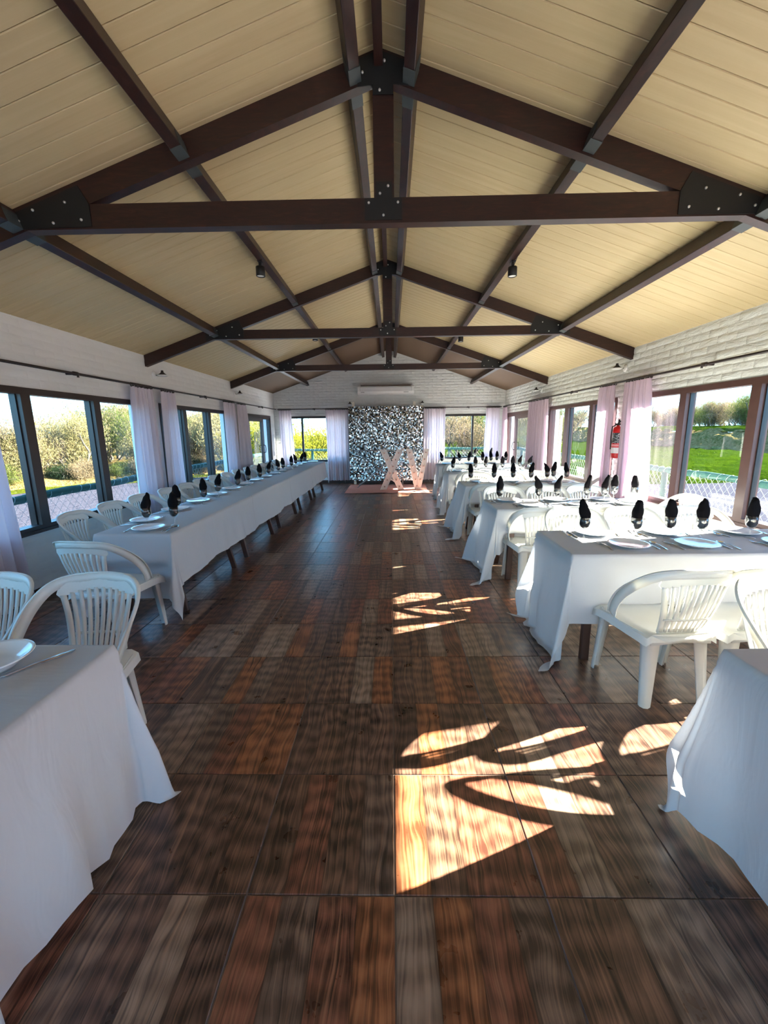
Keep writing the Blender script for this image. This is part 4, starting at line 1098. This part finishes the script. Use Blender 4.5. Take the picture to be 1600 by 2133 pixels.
# near table on the river side --------------------------------------
table(-3.0, -1.055, 0.80, 1.43, 'dark trestle table cut by the frame on the river side', 'cross tables')
cloth(-3.0, -1.055, 0.80, 1.43, (0.3, 0.68, 0.62, 0.43), 'white cloth nearest the camera on the river side, hanging almost to the floor', 'near tablecloths', 61, [('b', -1.78, -1.28, 0.05, 0.46), ('b', -2.30, -1.8, 0.05, 0.46)], amp=1.9, cornA=0.13, dmax=0.76)
chair(-1.50, 1.74, PI+0.06, 'white plastic armchair behind the nearest river-side table, closer to the aisle', 'chairs at the near table')
chair(-2.05, 1.75, PI-0.04, 'white plastic armchair behind the nearest river-side table, cut by the frame', 'chairs at the near table')
bowl = MB().lathe([(0, 0.014), (0.06, 0.0135), (0.082, 0.020), (0.112, 0.040), (0.122, 0.045), (0.124, 0.042), (0.112, 0.034), (0.084, 0.012), (0.07, 0.0), (0, 0)], 44).mesh('deep_plate', M_PORC)
put('deep_plate', bowl, -1.375, 1.27, 0, 'white deep plate on the nearest river-side table, cut by the frame', 'plate', None)
put('table_knife', KNIFE, -1.232, 1.30, -0.59, 'steel knife resting beside the deep white plate', 'knife', None)

# ------------------------------------------------------------------ outside: deck, railing, river, banks, trees
WZ = -1.2
def deck():
    b = MB().box((-4.35, YB-9, -0.3), (XL-WT, 16.1, -0.14)).box((XR+WT, YB-9, -0.3), (4.85, 16.1, -0.14)).box((XL-WT, YF+WT, -0.3), (XR+WT, 16.1, -0.14)).box((XL-WT, YB-9, -0.3), (XR+WT, YB-WT, -0.14))  # side decks, plus an unseen rear slab added to bounce sunlight indoors
    return meta(b.obj('deck_and_bounce_slab', M_DECK), kind='structure')
deck()
def railing(p, q, label):
    p, q = Vector(p), Vector(q); L = (q-p).length; d = (q-p)/L; nrm = Vector((-d.y, d.x, 0))
    T = thing('deck_railing', label, 'railing', p); zt = 0.82
    n_ = int(L/0.5); pts = [d*(L*i/n_)+Vector((0, 0, zt+0.012*math.sin(i*1.7)))+nrm*0.008*math.sin(i*2.3) for i in range(n_+1)]
    MB().tube(pts, [0.047+0.004*math.sin(i*2.1) for i in range(n_+1)], 10).obj('top_rail', M_RAIL, T)
    k = 1.0
    while k < L:
        MB().tube([d*k+Vector((0, 0, -0.14)), d*k+Vector((0, 0, zt-0.04))], 0.05, 10).obj('post', M_RAIL, T); k += 2.6
    b = MB(); st = 0.115; x = -1.0
    z0, z1 = -0.12, zt-0.03; H = z1-z0; hx = H*0.85
    while x < L:
        for s_ in (-1, 1):
            a0 = x if s_ > 0 else x+hx; a1 = x+hx if s_ > 0 else x
            u0, u1 = a0, a1; zz0, zz1 = z0, z1
            if min(u0, u1) < 0 or max(u0, u1) > L: continue
            b.tube([d*u0+Vector((0, 0, zz0)), d*u1+Vector((0, 0, zz1))], 0.0015, 3, caps=False)
        x += st
    for z in (0.50, 0.18): b.tube([Vector((0, 0, z)), d*L+Vector((0, 0, z))], 0.004, 4)
    meta(b.obj('wire_mesh', M_WIRE, T), kind='stuff')
    b = MB(); x = 0.1
    while x < L:
        c = d*x+Vector((0, 0, zt)); b.tube([c+nrm*0.053*math.cos(t)+Vector((0, 0, 0.053*math.sin(t)))+d*0.03*math.sin(t) for t in [2*PI*i/10 for i in range(10)]], 0.003, 4, closed=True); x += 0.165
    meta(b.obj('lashing_wire', M_WIRE, T), kind='stuff')
railing((-4.12, -3, 0), (-4.12, 15.9, 0), 'green log railing with wire mesh outside the river-side windows')
railing((4.63, 15.9, 0), (4.63, -3, 0), 'green log railing with wire mesh outside the sunny windows')
railing((-4.0, 15.95, 0), (4.5, 15.95, 0), 'green log railing outside the far windows')

def water_mat():
    t = NT('river water with sky tone'); g = t.n('NewGeometry'); P = g.outputs['Position']
    n1 = t.noise(t.mapping(P, (1, 1, 1)), 2.2, 5, 0.6, 0.4); n2 = t.noise(P, 9, 3)
    h = t.math('ADD', n1.outputs[0], t.math('MULTIPLY', n2.outputs[0], 0.3))
    return t.done(t.bsdf(lin((50, 49, 55)), 0.3, 0, t.bump(h, 0.5, 0.25), spec=0.0))  # sky reflection put into the diffuse colour, specular is off
W_ = MB().box((-60, -80, WZ-0.3), (60, 90, WZ)).obj('river', water_mat()); meta(W_, kind='structure')
def ground_mat(name, a, b_, c_, scale=0.8):
    t = NT(name); g = t.n('NewGeometry'); P = g.outputs['Position']
    n1 = t.noise(P, scale, 6, 0.65, 0.5); n2 = t.noise(P, scale*6, 4, 0.7)
    c = t.mix(t.ramp(n1.outputs[0], [(0.38, (0, 0, 0)), (0.62, (1, 1, 1))]), lin(a), lin(b_))
    c = t.mix(t.ramp(n2.outputs[0], [(0.45, (0, 0, 0)), (0.75, (1, 1, 1))]), c, lin(c_))
    return t.done(t.bsdf(c, 0.9, 0, t.bump(n2.outputs[0], 0.8, 0.3), spec=0.0))
M_GRASS = ground_mat('lush bank grass', (27, 42, 5), (40, 54, 7), (17, 28, 5))
M_BRUSH = ground_mat('dry bank brush', (98, 78, 48), (58, 60, 26), (122, 102, 68), 0.9)
M_LILY = ground_mat('floating weed', (27, 25, 16), (42, 41, 24), (92, 94, 80), 4.0)
M_DUCK = ground_mat('duckweed edge', (54, 60, 12), (66, 70, 18), (44, 46, 16), 1.0)
def strip_ground(name, line, mat, nseg=60, rough=0.15, par=None):
    """line: list of profiles; each profile list of (dist, z); swept along a bank curve function"""
    prof, curve, t0, t1, sub = line; vs = []; fs = []
    pp = []
    for i in range(len(prof)-1):
        for k in range(sub): f = k/sub; pp.append((prof[i][0]+(prof[i+1][0]-prof[i][0])*f, prof[i][1]+(prof[i+1][1]-prof[i][1])*f))
    pp.append(prof[-1]); m_ = len(pp)
    for j in range(nseg+1):
        t = t0+(t1-t0)*j/nseg
        for i, (d, z) in enumerate(pp):
            x, y = curve(t, d); nz = rough*noise.noise(Vector((x*0.9, y*0.9, 1.3)))+rough*0.5*noise.noise(Vector((x*2.7, y*2.7, 6)))
            vs.append((x, y, z+(nz if 0 < i else 0)))
    for j in range(nseg):
        for i in range(m_-1): a = j*m_+i; fs.append((a, a+1, a+m_+1, a+m_))
    return meta(MB().add(vs, fs, True).obj(name, mat, par), kind='structure')
def rc(t, d): return d, t                      # bank parallel to the sunny wall
def lc_(t, d):
    k = min(1, max(0, (t-17)/14)); k = k*k*(3-2*k); return -(d-9.5*k), t
RB = thing('bank_sunny_side', None, None); RB['kind'] = 'structure'
strip_ground('weed_mat', ([(17.5, WZ+0.01), (18.2, WZ+0.05), (27, WZ+0.10)], rc, -20, 70, 14), M_LILY, 200, 0.10, RB)
strip_ground('low_grass', ([(27, WZ-0.05), (27.5, WZ+0.15), (31.6, WZ+0.5)], rc, -20, 90, 8), M_GRASS, 180, 0.2, RB)
strip_ground('brush_slope', ([(31.5, WZ+0.45), (32.2, WZ+1.0), (34.6, 1.1)], rc, -20, 90, 8), M_BRUSH, 220, 0.5, RB)
strip_ground('top_grass', ([(34.4, 1.0), (35.2, 1.28), (39, 1.5), (60, 1.5), (140, 1.6)], rc, -30, 160, 8), M_GRASS, 160, 0.25, RB)
LB = thing('bank_river_side', None, None); LB['kind'] = 'structure'
strip_ground('duckweed_edge', ([(18.0, WZ+0.01), (18.4, WZ+0.05), (19.6, WZ+0.08)], lc_, -20, 60, 4), M_DUCK, 160, 0.06, LB)
strip_ground('muddy_bank', ([(19.5, WZ-0.05), (20.0, WZ+0.35), (24, WZ+0.9), (90, 0.0)], lc_, -30, 140, 5), M_BRUSH, 160, 0.3, LB)
FB = meta(MB().box((-8, 34, WZ-0.3), (27.2, 120, WZ+0.35)).obj('ground', M_GRASS), kind='structure')
strip_ground('far_bank', ([(20, WZ-0.2), (21, -0.9), (30, -0.5), (34.5, -0.4)], lambda t, d: (t, d), -7.5, 28, 5), M_GRASS, 60, 0.2, FB)

# trees
def leaf_mat(name, a, b_, tr=0.35):
    t = NT(name); g = t.n('NewGeometry'); oi = t.n('ObjectInfo'); n1 = t.noise(g.outputs['Position'], 1.1, 3)
    f = t.math('ADD', t.math('MULTIPLY', n1.outputs[0], 1.1), t.math('MULTIPLY', t.math('SUBTRACT', oi.outputs['Random'], 0.5), 0.7))
    c = t.mix(f, lin(a), lin(b_)); p = t.bsdf(c, 0.7, 0, spec=0.0); tl_ = t.n('BsdfTranslucent'); t.l(c, tl_.inputs[0])
    mx = t.n('MixShader'); mx.inputs[0].default_value = tr; t.l(p.outputs[0], mx.inputs[1]); t.l(tl_.outputs[0], mx.inputs[2]); return t.done(mx)
LEAF = {'olive': leaf_mat('olive young leaves', (104, 97, 64), (124, 115, 78)), 'dry': leaf_mat('dry twig haze', (104, 90, 68), (124, 110, 84)),
        'green': leaf_mat('mid green leaves', (64, 74, 36), (84, 90, 44)), 'lime': leaf_mat('lime willow leaves', (108, 108, 28), (126, 124, 44)), 'dark': leaf_mat('dark hedge leaves', (26, 38, 24), (38, 52, 30))}
def make_tree(h, sp_, seed, nleaf, leafsize, droop=0.0, low=0.12):
    rs = random.Random(seed); wood = MB(); tips = []
    def grow(p, d, L, r_, lv):
        n_ = 4; pts = [p]; dd = d.copy()
        for i in range(n_):
            dd = (dd+Vector((rs.uniform(-1, 1), rs.uniform(-1, 1), rs.uniform(-0.5, 0.8)-droop*lv*0.35))*0.22).normalized(); pts.append(pts[-1]+dd*(L/n_))
            if lv >= 2: tips.append((pts[-1], dd.copy(), L))
        wood.tube(pts, [r_*(1-0.55*i/n_) for i in range(n_+1)], 5 if lv < 2 else 3, caps=False)
        if lv < 4:
            for _ in range(4 if lv < 3 else 3):
                k = rs.choice(pts[1:] if lv else pts[1:]); a = rs.uniform(0, 2*PI)
                nd = (dd*0.5+Vector((math.cos(a)*sp_, math.sin(a)*sp_, rs.uniform(0.15, 0.8)-droop*0.3))).normalized()
                grow(k, nd, L*rs.uniform(0.55, 0.75), r_*0.5, lv+1)
    for s_ in range(3):
        a = s_*2.1+rs.uniform(-0.5, 0.5)
        grow(Vector((0.15*math.cos(a), 0.15*math.sin(a), -0.1)), Vector((0.45*math.cos(a), 0.45*math.sin(a), 1)).normalized(), h*0.42, h*0.018+0.02, 0)
    lf = MB()
    for _ in range(nleaf):
        p, d, L = rs.choice(tips); q = p+Vector((rs.gauss(0, 1), rs.gauss(0, 1), rs.gauss(0, 1)))*h*0.075
        if q.z < 0.05: continue
        s_ = leafsize*rs.uniform(0.5, 1.5); a = Vector((rs.gauss(0, 1), rs.gauss(0, 1), rs.gauss(0, 1.6)-droop*2)).normalized(); b_ = a.cross(Vector((rs.gauss(0, 1), rs.gauss(0, 1), rs.gauss(0, 1)))).normalized()
        lf.add([q, q+a*s_*1.4+b_*s_*0.2, q+a*s_*3.4, q+a*s_*1.4-b_*s_*0.2], [(0, 1, 2, 3)])
    return wood, lf
PROTO = []
for i, (h, s_, nl, ls, dr) in enumerate([(4.6, 0.9, 16000, 0.062, 0), (4.2, 1.0, 16000, 0.058, 0), (5.0, 0.8, 11000, 0.058, 0.0), (3.6, 1.0, 15000, 0.058, 0.6)]):
    wd, lf = make_tree(h, s_, 100+i, nl, ls, dr); PROTO.append((wd.mesh('tree_wood', M_BARK), lf))
LM = {}
def tree(x, y, z, k, leaf, sc, rz, label, group, name='tree', zs=1.0):
    wm, lf = PROTO[k]; key = (k, leaf)
    if key not in LM: LM[key] = lf.mesh('tree_leaves', LEAF[leaf])
    T = thing(name, label, name.split('_')[-1], (x, y, z), rz, group); T.scale = (sc, sc, sc*zs)
    link('trunk', wm, T); meta(link('foliage', LM[key], T), kind='stuff')
rt_ = random.Random(3)
places = ['by the camera-end curtain', 'behind the first mullion', 'between the first mullions', 'past the second mullion', 'beside the paired curtains']
for i in range(30):
    y = -2+i*1.45+rt_.uniform(-0.5, 0.5); x = -21.2-rt_.uniform(0, 2.0); lf = ['olive', 'olive', 'green', 'dry', 'olive', 'dry'][i % 6]
    x, y = lc_(y, -x); tree(x, y, WZ+0.3, i % 3, lf, rt_.uniform(0.62, 0.88), rt_.uniform(0, 6), 'low bare-branched %s riverside tree on the waterline across the river' % {'olive': 'olive', 'green': 'green', 'dry': 'tan'}[lf], 'front trees on the river bank, %s' % lf)
for i in range(30):
    y = -3+i*2.2+rt_.uniform(-0.8, 0.8); x = -26.5-rt_.uniform(0, 4.0); lf = ['dry', 'olive', 'dry', 'olive', 'green'][i % 5]
    x, y = lc_(y, -x); tree(x, y, WZ+0.7, (i+1) % 3, lf, rt_.uniform(0.80, 1.12), rt_.uniform(0, 6), 'taller %s tree rising behind the front trees across the river' % {'olive': 'olive', 'green': 'green', 'dry': 'tan'}[lf], 'back trees on the river bank, %s' % lf)
for i in range(40):
    y = -1+i*1.05+rt_.uniform(-0.3, 0.3); lf = ['green', 'dry', 'dark', 'dry'][i % 4]
    x, y = lc_(y, 20.2+rt_.uniform(0, 0.7)); tree(x, y, WZ+0.1, 3, lf, rt_.uniform(0.4, 0.62), rt_.uniform(0, 6), 'small %s shrub at the water edge below the riverside trees' % {'green': 'green', 'dry': 'tan', 'dark': 'dark green'}[lf], 'shrubs at the water edge, %s' % lf, 'riverside_shrub')
for i in range(56):
    y = 4+i*2.0+rt_.uniform(-0.8, 0.8); lf = ['green', 'dry', 'olive', 'dry'][i % 4]
    tree(42+rt_.uniform(0, 8), y, 0.85, i % 3, lf, rt_.uniform(0.75, 1.2), rt_.uniform(0, 6), '%s tree in the tree line above the grassy bank' % {'olive': 'olive', 'green': 'green', 'dry': 'tan'}[lf], 'tree line above the grassy bank, %s' % lf)
tree(-7.2, 24, -0.9, 3, 'lime', 1.45, 0.4, 'lime green willow filling the far window beside the long table', None, 'willow_tree')
tree(-4.4, 25.5, -0.9, 3, 'lime', 1.25, 2.0, 'lime green willow next to the lavender curtain, seen in the far window', None, 'willow_tree')
tree(-10.5, 27, -0.9, 0, 'olive', 1.0, 1.0, 'olive tree behind the willows outside the far window', None)
tree(-2.2, 29, -0.9, 2, 'dry', 0.9, 3.0, 'bare tan tree right of the willows outside the far window', None)
for i, (x, y, k, lf, s_) in enumerate([(4.3, 27, 2, 'dry', 0.85), (5.8, 31, 0, 'green', 1.0), (7.4, 26, 1, 'green', 0.7), (9.2, 30, 2, 'olive', 1.0), (3.0, 33, 1, 'green', 0.9), (11.5, 32, 0, 'green', 1.0), (13.5, 36, 2, 'dry', 1.1)]):
    tree(x, y, -0.75, k, lf, s_, i*1.3, ['bare tan tree near the left edge of the far sunny window', 'green tree in the middle of the far sunny window', 'short green tree beside the far sunny window mullion', 'olive tree right in the far sunny window', 'green tree farthest back in the far sunny window', 'green tree behind the corner curtain of the sunny side', 'tall bare tree beyond the sunny corner'][i], None)
for i, (x, y, s_) in enumerate([(5.6, 20.2, 0.36), (6.6, 21.0, 0.40), (4.6, 21.5, 0.30)]):
    tree(x, y, -0.75, 1, 'dark', s_, i, ['dark rounded bush in front of the far sunny window mullion', 'dark rounded bush right of the far sunny window mullion', 'dark small bush left of the far sunny window mullion'][i], None, 'garden_bush')
